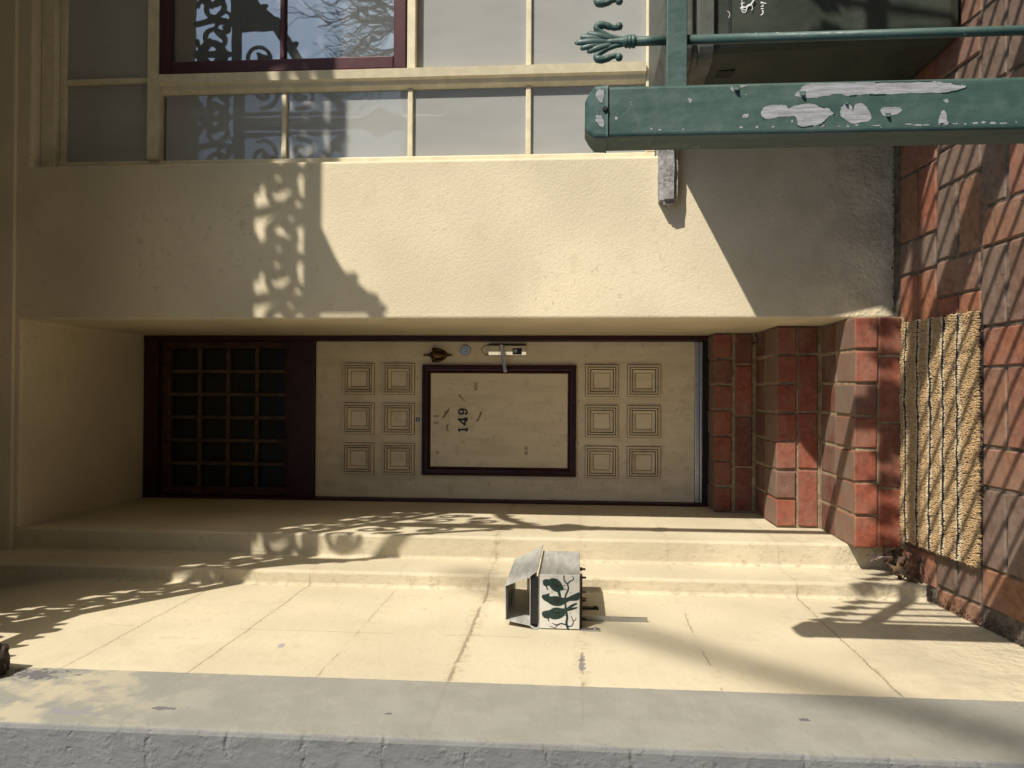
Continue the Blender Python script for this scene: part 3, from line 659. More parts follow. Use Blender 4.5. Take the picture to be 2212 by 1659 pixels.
# glue residue, tape and scuffs
rr = random.Random(3)
for pts, mt in (
    ([(-.019, 1.837), (-.030, 1.842), (-.052, 1.815), (-.070, 1.795), (-.090, 1.775), (-.080, 1.785), (-.055, 1.806), (-.035, 1.825)], 'tape'),
    ([(-.089, 1.886), (-.105, 1.894), (-.125, 1.902), (-.146, 1.925), (-.138, 1.927), (-.122, 1.916), (-.112, 1.920), (-.102, 1.902)], 'tape'),
    ([(-.108, 1.717), (-.113, 1.728), (-.140, 1.738), (-.160, 1.750), (-.163, 1.741), (-.135, 1.724)], 'tape'),
    ([(-.170, 1.894), (-.188, 1.908), (-.200, 1.905), (-.219, 1.908), (-.212, 1.897), (-.222, 1.888), (-.205, 1.896), (-.190, 1.898)], 'tape'),
    ([(-.239, 1.831), (-.250, 1.830), (-.268, 1.818), (-.284, 1.808), (-.278, 1.815), (-.262, 1.824)], 'tape')):
    flat2d('glue_mark', [blob(pts, 4, .0022, rr)], .0004, mt, facing(0, YF+.0001, 0), dr)
for x0, x1, z0, z1, mt in ((-.141, -.130, 1.948, 1.977, 'tapepale'), (-.178, -.167, 1.947, 1.976, 'tapepale'), (.0, .045, 1.742, 1.762, 'tapepale'), (-.31, -.29, 1.475, 1.492, 'tapepale'), (-.335, -.316, 1.475, 1.492, 'tapepale'), (-.337, -.32, 1.945, 1.963, 'tapepale')):
    flat2d('tape_mark', [[(x0, z0), (x1, z0), (x1, z1), (x0, z1)]], .0003, mt, facing(0, YF+.0001, 0), dr)
for i in range(34):
    x_, z_ = rr.choice([(rr.uniform(-.44, .13), 1.2265+rr.uniform(-.003, .006)), (.132+rr.uniform(-.004, .003), rr.uniform(1.24, 2.0)), (-.442, rr.uniform(1.24, 2.0))])
    s_ = rr.uniform(.0012, .0035)
    flat2d('paint_chip', [blob([(x_-s_*rr.uniform(.6, 2), z_), (x_, z_+s_), (x_+s_*rr.uniform(.6, 2), z_), (x_, z_-s_)], 3)], .0004, 'chip', facing(0, DY-.0205, 0), dr)

# ------------------------------------------------------------------ window
WY = 3.35
win = thing('house_window', (1.7, WY, .92), 'large cream framed window with small panes and a maroon casement', 'window')
def bar(x0, x1, z0, z1, y0=WY-.03, y1=WY+.03, mat='frame', name='frame_bar', par=None):
    return MB().box(x0, x1, y0, y1, z0, z1).build(name, mat, par or win, bevel=.004)
bar(WX0+.001, .975, .907, 3.46); bar(WX1-.035, WX1-.001, .907, 3.46)
bar(WX0+.001, WX1-.001, 3.461, 3.524, name='head', y0=WY-.05)
bar(WX0+.02, WX1-.02, 3.432, 3.460, y0=WY-.018, name='head_bead')
ZTR0, ZTR1 = 3.000, 3.052
bar(.976, WX1-.036, ZTR0, ZTR1, WY-.045, WY+.03, name='transom')
bar(.976, WX1-.036, .907, .945, name='bottom_rail')
MX = (1.262, 1.335); MX2 = (2.06, 2.133)
for m in (MX, MX2):
    MB().loft([[(m[0], WY-.012, z), (m[0]+.012, WY-.030, z), (m[0]+.030, WY-.034, z), (m[0]+.036, WY-.052, z), (m[1]-.002, WY-.058, z), (m[1], WY-.050, z), (m[1], WY+.03, z), (m[0], WY+.03, z)] for z in (.946, ZTR0-.001)]).build('mullion', 'frame', win)
bar(1.315, 1.337, ZTR1+.001, 3.431, y0=WY-.02, name='muntin')
bar(2.06, 2.082, ZTR1+.001, 3.431, y0=WY-.02, name='muntin')
ZM = [.946, 1.425, 1.920, 2.462, ZTR0-.001]
PXS = [(.976, MX[0]-.001), (MX2[1]+.001, WX1-.036)]
pane_rects = []
for (a, b) in PXS:
    for i in range(3): bar(a, b, ZM[i+1]-.011, ZM[i+1]+.011, WY-.018, WY+.02, name='muntin')
    for i in range(4): pane_rects.append((a, b, ZM[i]+(.012 if i else 0), ZM[i+1]-.012, 'glass'))
bar(MX[1]+.001, MX2[0]-.001, 1.895, 1.932, WY-.04, WY+.03, name='frame_bar')
bar(MX[1]+.001, MX2[0]-.001, ZM[1]-.011, ZM[1]+.011, WY-.018, WY+.02, name='muntin')
pane_rects += [(MX[1]+.001, MX2[0]-.001, ZM[0], ZM[1]-.012, 'glass'), (MX[1]+.001, MX2[0]-.001, ZM[1]+.012, 1.894, 'glass')]
for a, b in ((.976, 1.314), (1.338, 2.059), (2.083, WX1-.036)): pane_rects.append((a, b, ZTR1+.001, 3.431, 'glass'))
# maroon casement
SX0, SX1, SZ0, SZ1 = MX[1]+.003, MX2[0]-.003, 1.934, ZTR0-.003
ca = MB()
for q in ((SX0, SX1, SZ0, SZ0+.052), (SX0, SX1, SZ1-.052, SZ1), (SX0, SX0+.052, SZ0+.0521, SZ1-.0521), (SX1-.052, SX1, SZ0+.0521, SZ1-.0521)): ca.box(q[0], q[1], WY-.048, WY-.006, q[2], q[3])
cas = ca.build('casement', 'sashred', win, bevel=.004)
bar(SX0+.053, SX1-.053, 2.462-.011, 2.462+.011, WY-.044, WY-.008, 'sashred', 'muntin', cas)
for z0, z1 in ((SZ0+.053, 2.450), (2.474, SZ1-.053)):
    MB().box(SX0+.0525, SX1-.0525, WY-.026, WY-.022, z0, z1).build('pane', 'glassclean', cas)
for a, b, z0, z1, mt in pane_rects: MB().box(a, b, WY-.002, WY+.002, z0, z1).build('pane', mt, win)
bl = MB(); bl.add([(WX0, WY+.10, .8), (WX1, WY+.10, .8), (WX1, WY+.10, 3.55), (WX0, WY+.10, 3.55), (WX0, WY+.11, .8), (WX1, WY+.11, .8), (WX1, WY+.11, 3.55), (WX0, WY+.11, 3.55)], [(0, 1, 2, 3), (4, 7, 6, 5), (3, 2, 6, 7)])
tag(bl.build('roller_blind', 'blind'), 'grey roller blind drawn down behind the window panes', 'blind')
# bluestone sill: rock-faced block
sb = bmesh.new(); bmesh.ops.create_cube(sb, size=1); bmesh.ops.scale(sb, vec=(1.78, .17, .074), verts=sb.verts)
bmesh.ops.bevel(sb, geom=sb.edges[:], offset=.016, segments=2, affect='EDGES')
bmesh.ops.subdivide_edges(sb, edges=[e for e in sb.edges if e.calc_length() > .3], cuts=40, use_grid_fill=True)
for v in sb.verts:
    n_ = noise.fractal(v.co*14, 1, 2, 4)*.006; v.co += v.co.normalized()*n_ if False else Vector((n_*.5, n_, n_*.6))
me = bpy.data.meshes.new('window_sill'); sb.to_mesh(me); sb.free(); me.materials.append(M['bluestone'])
sl = bpy.data.objects.new('window_sill', me); COL.objects.link(sl); sl.location = (.735+.89, 3.265, .867)
tag(sl, 'rough grey bluestone sill under the window, behind the green post', 'sill')

# ------------------------------------------------------------------ fence: green post, rail, rods with fleur-de-lis finials
PX0, PX1, PY0, PY1 = .517, .620, 1.65, 1.755
fn = thing('green_fence', (1.2, 1.70, gz(1.7)), 'green metal fence with peeling square post and fleur-de-lis topped rods', 'fence')
def rrect(x0, x1, y0, y1, r, n=3):
    pts = []
    for cx_, cy_, a0 in ((x1-r, y1-r, 0), (x0+r, y1-r, 90), (x0+r, y0+r, 180), (x1-r, y0+r, 270)):
        for i in range(n+1):
            a = rad(a0+90*i/n); pts.append((cx_+r*math.cos(a), cy_+r*math.sin(a)))
    return pts
po = MB(); po.loft([[(p[0], p[1], z) for p in rrect(PX0, PX1, PY0, PY1, .007)] for z in (-.35, 1.172)])
post = po.build('post', 'green', fn)
cp = MB(); e = .003
cp.loft([[(p[0], p[1], z) for p in rrect(PX0-e+i, PX1+e-i, PY0-e+i, PY1+e-i, .008)] for z, i in ((1.160, -.0015), (1.164, 0), (1.186, .001), (1.199, .014), (1.206, .024))])
cap = cp.build('post_cap', 'green', post)
k = MB(); k.lathe((.572, PY0-.003, 1.1655), [(.0055, 0), (.0055, -.003), (.004, -.005), (.001, -.005)], 'y', 12); k.build('cap_screw', 'black', cap)
# bare metal where paint has peeled, on the street face of the post: (x, z) outlines
rr = random.Random(11)
def peel(pts, y=PY0-.0002, jit=.0009, parent=None):
    ol = [(min(.6155, a_), b_) for a_, b_ in blob(pts, 6, jit, rr)]
    i_ = 0
    while i_ < len(ol)-4:            # lifted paint edges, here and there along the patch
        l_ = rr.randrange(3, 8)
        if rr.random() < .38 and len(ol) > 40:
            seg = ol[i_:i_+l_+1]
            MB().ribbon(seg, [rr.uniform(.0005, .0016) for _ in seg], y-.0012, y+.001).build('flake_edge', 'green', parent or post)
        i_ += l_
    flat2d('peeled_patch', [ol], .0005, 'bare', facing(0, y, 0), parent or post)
def pz(v): return 1.22-(v-1246)/1750*1.65
def pxx(y): return (847-y)/1750*1.65
def PP(l): return [(min(.6150, pxx(b)), pz(a)) for a, b in l]
peel(PP([(1703, 219), (1712, 208), (1728, 195), (1750, 185), (1800, 183), (1900, 181), (1968, 182), (1985, 190), (2005, 199), (2035, 203), (2050, 209), (2025, 217), (2000, 220), (1940, 219), (1880, 221), (1845, 220), (1815, 222), (1790, 217), (1770, 221), (1735, 225)]))
peel(PP([(1634, 250), (1645, 240), (1680, 238), (1690, 246), (1705, 240), (1735, 237), (1755, 243), (1775, 250), (1783, 259), (1770, 266), (1757, 280), (1740, 283), (1710, 284), (1704, 265), (1680, 263), (1645, 268), (1635, 262)]))
peel(PP([(1797, 244), (1805, 239), (1818, 240), (1822, 255), (1826, 242), (1838, 238), (1848, 246), (1858, 262), (1856, 275), (1838, 279), (1820, 281), (1807, 272), (1795, 262)]))
peel(PP([(1878, 252), (1890, 248), (1915, 249), (1920, 257), (1905, 265), (1885, 266)]))
peel(PP([(1995, 283), (2002, 258), (2010, 262), (2015, 283), (2040, 286), (2000, 288)]))
peel(PP([(1569, 203), (1574, 187), (1600, 186), (1606, 190), (1590, 200), (1580, 208)])); peel(PP([(1634, 187), (1648, 184), (1653, 192), (1640, 194)]))
peel(PP([(1594, 258), (1605, 256), (1607, 262), (1596, 264)])); peel(PP([(1480, 220), (1488, 222), (1484, 230)])); peel(PP([(2004, 237), (2012, 233), (2015, 241)]))
for v in range(1400, 2200, 17):
    if rr.random() < (.25 if v < 1800 else .65):
        l = rr.uniform(3, 22 if v > 1850 else 9); y_ = rr.uniform(284, 287)
        peel(PP([(v, y_), (v+l*.5, y_-rr.uniform(1, 4)), (v+l, y_), (v+l*.5, y_+2)]))
for pts in ([(.535, 1.171), (.55, 1.185), (.56, 1.176), (.548, 1.168)], [(.585, 1.172), (.60, 1.185), (.612, 1.18), (.608, 1.168)]):
    peel(pts, PY0-.0034, parent=cap)
# curled flakes of paint still attached
for cx_, cz_, s_ in ((.615, .905, .016), (.600, .775, .014), (.553, .610, .012), (.578, .690, .010)):
    k = MB(); rings = []
    for i in range(6):
        a = i/5*1.5; rings.append([(cx_-s_*.8*math.sin(a)*.9, PY0-.001-s_*.5*(1-math.cos(a)), cz_-s_*.5*(1-.1*i)), (cx_-s_*.8*math.sin(a)*.9, PY0-.001-s_*.5*(1-math.cos(a)), cz_+s_*.5*(1-.15*i))])
    for i in range(5): k.add(rings[i]+rings[i+1], [(0, 1, 3, 2)])
    k.build('paint_flake', 'green', post)
po = MB(); po.loft([[(p[0], p[1], z) for p in rrect(1.985, 2.088, PY0, PY1, .007)] for z in (-.35, 1.19)]); po.build('post', 'green', fn)
MB().box(PX1, 3.6, 1.682, 1.722, .997, 1.039).build('top_rail', 'green', fn, bevel=.002)
MB().box(PX1, 3.6, 1.682, 1.722, .02, .06).build('bottom_rail', 'green', fn, bevel=.002)
# rod + finial meshes, shared
rod = MB(); rod.tube([(0, 0, -.16), (0, 0, .996)], .0098, 12, up=(0, 1, 0.01)); rod.tube([(0, 0, 1.039), (0, 0, 1.110)], .0098, 12, up=(0, 1, .01)); rodm = rod.mesh('rod', 'green', True)
fi = MB()
fi.lathe((0, 0, 1.105), [(.0098, -.004), (.0135, -.003), (.0135, .003), (.0115, .004), (.0140, .006), (.0140, .010), (.0115, .011), (.0130, .013), (.0130, .017), (.0105, .019), (.0085, .030), (.0075, .045), (.006, .06)], n=14)
def lobe(p0, p1, p2, r):
    q = smoothpath([p0, p1, p2], 7); n = len(q)-1
    fi.tube(q, [max(.001, r*(.55+.45*math.sin(math.pi*min(1, i/n*1.15)) if i < n*.72 else r/r*math.sqrt(max(.02, (1-i/n)/.28))*.93)) for i in range(n+1)], 9, .75)
lobe((0, 0, 1.150), (0, -.004, 1.195), (0, 0, 1.2285), .0082)
for sg in (-1, 1):
    lobe((sg*.003, -.001, 1.158), (sg*.0085, -.003, 1.194), (sg*.0125, 0, 1.2165), .0076)
    lobe((sg*.005, -.001, 1.148), (sg*.0135, -.003, 1.180), (sg*.0200, 0, 1.2025), .0078)
    fi.tube(smoothpath([(sg*.005, 0, 1.126), (sg*.009, 0, 1.146), (sg*.016, 0, 1.164), (sg*.026, 0, 1.180), (sg*.0345, 0, 1.180), (sg*.0360, 0, 1.166), (sg*.031, 0, 1.152), (sg*.029, 0, 1.142), (sg*.0325, 0, 1.134)], 4), [.0055]*8+[.0062]*4+[.0075]*4+[.0085]*4+[.0075]*4+[.006]*4+[.0052]*3+[.005, .005], 10)
    fi.lathe((sg*.0325, 0, 1.1355), [(.001, -.0085), (.006, -.006), (.0082, 0), (.006, .006), (.001, .0085)], 'x', 10)
fim = fi.mesh('finial', 'green', True)
x = .732
while x < 3.5:
    r_ = link_mesh('rod', rodm, fn, (x, 1.702, 0)); link_mesh('finial', fim, r_, (x, 1.702, 0)); x += .118
for c_ in fn.children:
    for g_ in c_.children:
        if g_.name.startswith('finial'): g_.matrix_parent_inverse = Matrix(); g_.location = (0, 0, 0)

# ------------------------------------------------------------------ wheelie bin
bn = thing('wheelie_bin', (1.4, 2.92, gz(2.9)), 'dark green council wheelie bin behind the fence, against the wall', 'bin')
def sect(x0, x1, y0, y1, r, z, n=5): return [(p[0], p[1], z) for p in rrect(x0, x1, y0, y1, r, n)]
zb = gz(2.85)
b = MB(); b.loft([sect(1.165, 1.595, 2.745, 3.17, .05, zb+.02), sect(1.150, 1.610, 2.730, 3.185, .055, zb+.05), sect(1.095, 1.665, 2.665, 3.21, .06, .755), sect(1.092, 1.668, 2.662, 3.212, .06, .80)], True, False)
body = b.build('body', 'bin', bn, smooth=False)
b = MB(); b.loft([sect(1.090, 1.670, 2.660, 3.214, .06, .782), sect(1.070, 1.690, 2.640, 3.228, .065, .786), sect(1.068, 1.692, 2.638, 3.230, .065, .83), sect(1.074, 1.686, 2.644, 3.226, .065, .836), sect(1.074, 1.686, 2.644, 3.226, .065, .850)])
b.build('rim', 'binlid', bn)
b = MB(); b.loft([sect(1.060, 1.700, 2.625, 3.232, .065, .853), sect(1.056, 1.704, 2.622, 3.233, .068, .860), sect(1.056, 1.704, 2.622, 3.233, .068, .885), sect(1.085, 1.675, 2.65, 3.225, .07, .925), sect(1.14, 1.62, 2.70, 3.20, .07, .945)])
lid = b.build('lid', 'binlid', bn, smooth=False, bevel=.006)
for z_ in (.872, .90): pass
MB().box(1.0935, 1.1015, 2.80, 2.86, .690, .745).build('side_slot', 'black', bn)
# black strip, printed crest and lettering on the front face (face leans back towards the base)
ang = math.atan((2.730-2.665)/(.755-(zb+.05)))
def bf(x_, z_):
    y_ = 2.665 + (.755-z_)*math.tan(ang) - .0012
    return Matrix.Translation((x_, y_, z_)) @ Matrix.Rotation(-ang, 4, 'X') @ Matrix(((1, 0, 0, 0), (0, 0, -1, 0), (0, 1, 0, 0), (0, 0, 0, 1)))
flat2d('black_strip', [[(0, 0), (.44, 0), (.44, .052), (0, .052)]], .001, 'black', bf(1.165, .726), body)
cu = [Vector((p[0], p[1])) for p in smoothpath([(.030, .048, 0), (.012, .056, 0), (-.003, .045, 0), (.005, .034, 0), (.022, .029, 0), (.030, .018, 0), (.018, .006, 0), (.002, .010, 0)], 5)]
st_ = []
L_, R_ = [], []
for i, p in enumerate(cu):
    d = (cu[min(i+1, len(cu)-1)]-cu[max(i-1, 0)]).normalized(); q = Vector((-d.y, d.x))*.0008; L_.append(p+q); R_.append(p-q)
flat2d('letter_s', [[(p.x, p.y) for p in L_+R_[::-1]]], .0004, 'white', bf(1.213, .726) @ Matrix.Scale(.85, 4) @ Matrix.Translation((0, 0, .001)), body, label='thin white hand drawn letter S')
text2d('city_lettering', 'City of', .036, 'white', bf(1.222, .622), body, 'white printed lettering', sx=.82)
rr = random.Random(5); cr = []
for i in range(15):
    a0 = rr.uniform(0, 6.28); cx_, cz_ = rr.uniform(-.035, .035), rr.uniform(-.02, .035); r_ = rr.uniform(.006, .014)
    out = [(cx_+r_*math.cos(a0+t*.55), cz_+r_*math.sin(a0+t*.55)*.8) for t in range(9)]
    inn = [(cx_+(r_-.0022)*math.cos(a0+t*.55), cz_+(r_-.0022)*math.sin(a0+t*.55)*.8) for t in range(8, -1, -1)]
    flat2d('crest_scroll', [out+inn], .0004, 'white', bf(1.272, .688), body)
sh = [(-.026, .03), (.026, .03), (.026, .0), (.018, -.022), (0, -.035), (-.018, -.022), (-.026, 0)]
flat2d('crest_shield', [sh, [(x_*.86, z_*.86) for x_, z_ in sh]], .0004, 'white', bf(1.272, .686) @ Matrix.Translation((0, 0, .0006)), body)
for xx in (1.15, 1.56):
    k = MB(); k.lathe((xx, 3.16, zb+.10), [(.03, 0), (.095, .003), (.10, .015), (.10, .035), (.095, .047), (.03, .05)], 'x', 24); k.build('wheel', 'black', bn)

# ------------------------------------------------------------------ mailbox
XWALL = -.735
mb_ = thing('mailbox', (-.65, 2.69, 1.205), 'grey sheet metal mailbox with painted green birds on the wing wall', 'mailbox')
X0, X1, Y0, Y1, Z0, Z1 = -.731, -.567, 2.505, 2.885, 1.207, 1.332
b = MB(); b.box(X0, X1, Y0+.006, Y1, Z0, Z1); b.build('box', 'zinc', mb_, bevel=.002)
plate = MB().box(X0-.001, X1+.001, Y0, Y0+.0055, Z0+.001, Z1-.001).build('bird_panel', 'pwhite', mb_, bevel=.0015)
# hood: folded sheet newspaper holder (open front), thin sheet with real thickness
def sheet(pts, y0, y1, th=.0022):
    m_ = MB()
    for (a, b2) in zip(pts[:-1], pts[1:]):
        d = Vector((b2[0]-a[0], b2[1]-a[1])).normalized(); nx, nz = -d.y*th/2, d.x*th/2
        ya0, ya1 = (a[2], b2[2]) if len(a) > 2 else (y0, y0)
        m_.add([(a[0]-nx, ya0, a[1]-nz), (b2[0]-nx, ya1, b2[1]-nz), (b2[0]+nx, ya1, b2[1]+nz), (a[0]+nx, ya0, a[1]+nz), (a[0]-nx, y1, a[1]-nz), (b2[0]-nx, y1, b2[1]-nz), (b2[0]+nx, y1, b2[1]+nz), (a[0]+nx, y1, a[1]+nz)],
               [(0, 3, 2, 1), (4, 5, 6, 7), (0, 1, 5, 4), (1, 2, 6, 5), (2, 3, 7, 6), (3, 0, 4, 7)])
    return m_
sheet([(-.7335, 1.335, 2.50), (-.7330, 1.345, 2.495), (-.722, 1.362, 2.50), (-.716, 1.438, 2.53), (-.610, 1.440, 2.53), (-.572, 1.362, 2.50), (-.553, 1.338, 2.50)], 2.50, 2.93).build('newspaper_hood', 'zinc', mb_)
MB().box(-.7325, -.570, 2.512, 2.90, 1.3325, 1.3365).build('slot_plate', 'zinc', mb_)
MB().box(-.720, -.574, 2.508, 2.511, 1.336, 1.358).build('slot_shadow_gap', 'black', mb_)
MB().box(-.722, -.572, 2.505, 2.92, 1.3595, 1.3615).build('holder_floor', 'zinc', mb_)
for (x_, y_) in ((-.585, 2.56), (-.62, 2.52), (-.64, 2.52), (-.668, 2.60), (-.715, 2.56), (-.60, 2.75)):
    k = MB(); k.lathe((x_, y_, Z0), [(.006, 0), (.006, -.008), (.0035, -.008), (.0035, -.019), (.001, -.0195)], n=6); k.build('bolt', 'rust', mb_)
MB().box(X0, X1-.004, Y0+.012, Y0+.05, Z0-.007, Z0-.0005).build('base_strap', 'rust', mb_)
k = MB(); k.box(XWALL+.0005, XWALL+.0035, 2.615, 2.645, .992, 1.20); k.box(XWALL+.0036, XWALL+.016, 2.612, 2.615, .992, 1.20); k.build('angle_bar', 'alu', mb_)
k = MB(); k.box(XWALL+.0005, XWALL+.006, 2.745, 2.768, 1.143, 1.20); k.lathe((XWALL+.006, 2.756, 1.155), [(.006, 0), (.006, .004), (.001, .004)], 'x', 8); k.build('wall_bracket', 'rust', mb_)
k = MB(); k.box(XWALL+.0005, XWALL+.005, 2.498, 2.520, 1.146, 1.205); k.lathe((XWALL+.005, 2.509, 1.160), [(.005, 0), (.005, .004), (.001, .004)], 'x', 8); k.build('wall_bracket', 'alu', mb_)
# birds and branches: measured on the panel as (across from right edge, down) 0..1
def bp(cx_, cy_): return (X1 - (cy_-498)/727*(X1-X0), Z1-.001 - (cx_-655)/512*(Z1-Z0-.002))
def bird(pts, nm='painted_bird', n=4): return flat2d(nm, [blob([bp(*p) for p in pts], n)], .0006, 'pgreen', facing(0, Y0-.0004, 0), plate)
bird([(693, 600), (700, 570), (735, 555), (775, 558), (815, 540), (870, 548), (920, 590), (955, 650), (963, 690), (940, 705), (918, 712), (930, 785), (900, 785), (880, 730), (850, 720), (810, 690), (785, 655), (760, 640), (752, 665), (764, 690), (755, 705), (742, 685), (735, 655), (705, 640)])
bird([(680, 800), (695, 770), (735, 762), (785, 745), (775, 775), (800, 790), (860, 782), (930, 795), (990, 805), (1060, 770), (1110, 745), (1165, 725), (1160, 820), (1100, 840), (1040, 845), (980, 880), (925, 912), (860, 918), (800, 900), (750, 865), (705, 838)])
bird([(685, 1040), (695, 1000), (740, 985), (790, 972), (830, 945), (890, 938), (950, 948), (1005, 935), (1060, 895), (1115, 872), (1138, 882), (1090, 915), (1065, 935), (1130, 925), (1135, 940), (1080, 965), (1010, 990), (975, 1040), (930, 1080), (860, 1100), (810, 1095), (782, 1080), (778, 1110), (782, 1135), (768, 1120), (752, 1090), (715, 1085)])
def branch(pts, w0, w1):
    P_ = [Vector((bp(*p)[0], bp(*p)[1], 0)) for p in pts]; P_ = smoothpath(P_, 4); L_, R_ = [], []
    for i, p in enumerate(P_):
        d = (P_[min(i+1, len(P_)-1)]-P_[max(i-1, 0)]).normalized(); ww = (w0+(w1-w0)*i/(len(P_)-1))/2
        q = Vector((-d.y, d.x, 0))*ww; L_.append(p+q); R_.append(p-q)
    flat2d('painted_branch', [[(p.x, p.y) for p in L_+R_[::-1]]], .0005, 'pgreen', facing(0, Y0-.0003, 0), plate)
branch([(1022, 1230), (1000, 1150), (1010, 1060), (990, 960), (985, 860), (985, 780), (1020, 690), (1010, 620), (970, 570), (965, 498)], .0075, .0035)
branch([(1015, 610), (1040, 580), (1088, 550), (1075, 505)], .004, .0025)
branch([(1015, 1190), (1070, 1180), (1085, 1120), (1055, 1045)], .004, .002); branch([(1080, 1120), (1120, 1095), (1118, 1072)], .0025, .0015)
branch([(990, 1170), (930, 1155), (870, 1175), (815, 1150)], .0045, .002); branch([(920, 1160), (870, 1190), (860, 1220), (785, 1195)], .003, .0015)
branch([(1000, 700), (960, 680)], .002, .0015); branch([(1000, 1050), (970, 1035)], .002, .0015); branch([(985, 630), (960, 640)], .002, .0015)
for lp, (cx_, cy_) in ((D9, (905, 640)), (D4, (910, 850)), (D1, (915, 1010))):
    px_, pz_ = bp(cx_, cy_); flat2d('painted_digit', [[(a*.36, c_*.36) for a, c_ in l] for l in lp], .0005, 'black', facing(px_, Y0-.0011, pz_), plate)
for cx_, cy_ in ((812, 730), (1053, 733), (1048, 1010), (808, 978)):
    px_, pz_ = bp(cx_, cy_); k = MB(); k.lathe((px_, Y0-.0001, pz_), [(.0014, 0), (.0014, -.0012), (.0003, -.0012)], 'y', 8); k.build('rivet', 'black', plate)

# ------------------------------------------------------------------ door mat
MX0, MX1, MY0, MY1 = -.545, .260, 2.648, 3.146
mat = thing('door_mat', (-.15, 2.8, gz(2.8)), 'tan striped coir door mat lying in front of the lowest step', 'mat')
def mz(x_, y_): return gz(y_)+.003+.006*noise.noise(Vector((x_*4, y_*5, 0)))+.004*noise.noise(Vector((x_*13, y_*3, 4)))
bk_ = MB(); nx_, ny_ = 40, 20
vs_ = []
for dz in (0, .012):
    for j in range(ny_+1):
        for i in range(nx_+1):
            x_, y_ = MX0+.006+(MX1-MX0-.012)*i/nx_, MY0+.006+(MY1-MY0-.012)*j/ny_
            vs_.append((x_, y_, (mz(x_, y_) if dz else gz(y_)+.0005)+dz))
fs_ = []; n1 = (nx_+1)*(ny_+1)
for j in range(ny_):
    for i in range(nx_):
        a = j*(nx_+1)+i; fs_.append((a, a+nx_+1, a+nx_+2, a+1)); fs_.append((n1+a, n1+a+1, n1+a+nx_+2, n1+a+nx_+1))
for i in range(nx_):
    fs_.append((i, i+1, n1+i+1, n1+i)); a = ny_*(nx_+1)+i; fs_.append((a+1, a, n1+a, n1+a+1))
for j in range(ny_):
    a = j*(nx_+1); fs_.append((a+nx_+1, a, n1+a, n1+a+nx_+1)); a += nx_; fs_.append((a, a+nx_+1, n1+a+nx_+1, n1+a))
bk_.add(vs_, fs_); bk_.build('backing', 'coirblack', mat)
BLK = [MY0+.005+.0085*(k_+.5) for k_ in (13, 23, 33, 43, 53)]
BLK = [3.103, 3.018, 2.935, 2.85, 2.762]
rr = random.Random(21); T = {'coir': MB(), 'coircream': MB(), 'coirblack': MB()}
ico = bmesh.new(); bmesh.ops.create_icosphere(ico, subdivisions=1, radius=1); IV = [v.co.copy() for v in ico.verts]; IF = [tuple(v.index for v in f_.verts) for f_ in ico.faces]; ico.free()
PITCHM = .0085
nrow = int((MY1-MY0-.008)/PITCHM)
for j in range(nrow+1):
    yr = MY0+.005+j*PITCHM
    d = min(abs(yr-b_) for b_ in BLK)
    kind = 'coirblack' if d <= .0062 else 'coircream' if d <= .0160 else 'coir'
    x_ = MX0+rr.uniform(0, .006)
    while x_ < MX1:
        wav = .0035*noise.noise(Vector((x_*6, yr*2, 5)))+.0022*noise.noise(Vector((x_*19, yr*3, 1)))
        hh = .0180 if kind == 'coirblack' else .0185+.0035*noise.noise(Vector((x_*30, yr*9, 2)))-.006*max(0, noise.noise(Vector((x_*26+2, yr*1.2, 7))))
        px_, py_ = x_+rr.uniform(-.002, .002), min(max(yr+wav+rr.uniform(-.0018, .0018), MY0+.002), MY1-.002)
        c0 = Vector((px_, py_, mz(px_, py_)+hh-.004)); rx, ry, rz_ = rr.uniform(.0038, .0056), rr.uniform(.0040, .0056), rr.uniform(.006, .009)
        a = rr.uniform(-.5, .5); ca_, sa_ = math.cos(a), math.sin(a)
        T[kind].add([(c0.x+(v.x*rx*ca_-v.y*ry*sa_)*rr.uniform(.8, 1.15), c0.y+(v.x*rx*sa_+v.y*ry*ca_)*rr.uniform(.8, 1.15), c0.z+v.z*rz_) for v in IV], IF)
        x_ += rr.uniform(.0062, .0085)
for kd, nm in (('coir', 'tan_tufts'), ('coircream', 'cream_tufts'), ('coirblack', 'black_tufts')):
    T[kd].build(nm, kd, mat)['kind'] = 'stuff'
for b_ in BLK:
    pts = []
    for i in range(61):
        x_ = MX0+.003+(MX1-MX0-.006)*i/60
        y_ = b_+.0035*noise.noise(Vector((x_*6, b_*2, 5)))+.0022*noise.noise(Vector((x_*19, b_*3, 1)))+.001*noise.noise(Vector((x_*70, b_, 3)))
        pts.append((x_, y_, mz(x_, y_)+.0165+.002*noise.noise(Vector((x_*40, b_, 9)))))
    MB().tube(pts, [.0048+.0012*noise.noise(Vector((p_[0]*60, b_, 2))) for p_ in pts], 6, up=(0, 0, 1)).build('black_rib', 'coirblack', mat)
# stray fibres along the edges and over the top
fb = MB()
for i in range(900):
    if rr.random() < .6:
        e_ = rr.random()
        if e_ < .4: x_, y_ = rr.uniform(MX0, MX1), MY0
        elif e_ < .6: x_, y_ = rr.uniform(MX0, MX1), MY1
        else: x_, y_ = rr.choice((MX0, MX1)), rr.uniform(MY0, MY1)
    else: x_, y_ = rr.uniform(MX0, MX1), rr.uniform(MY0, MY1)
    z_ = mz(x_, y_)+rr.uniform(.006, .022); d = Vector((rr.uniform(-1, 1), rr.uniform(-1, 1), rr.uniform(-.3, .7))).normalized()*rr.uniform(.006, .014)
    fb.tube([(x_, y_, z_), Vector((x_, y_, z_))+d*.6, Vector((x_, y_, z_))+d+Vector((0, 0, -.003))], .0005, 3)
fb.build('loose_fibres', 'coir', mat)['kind'] = 'stuff'

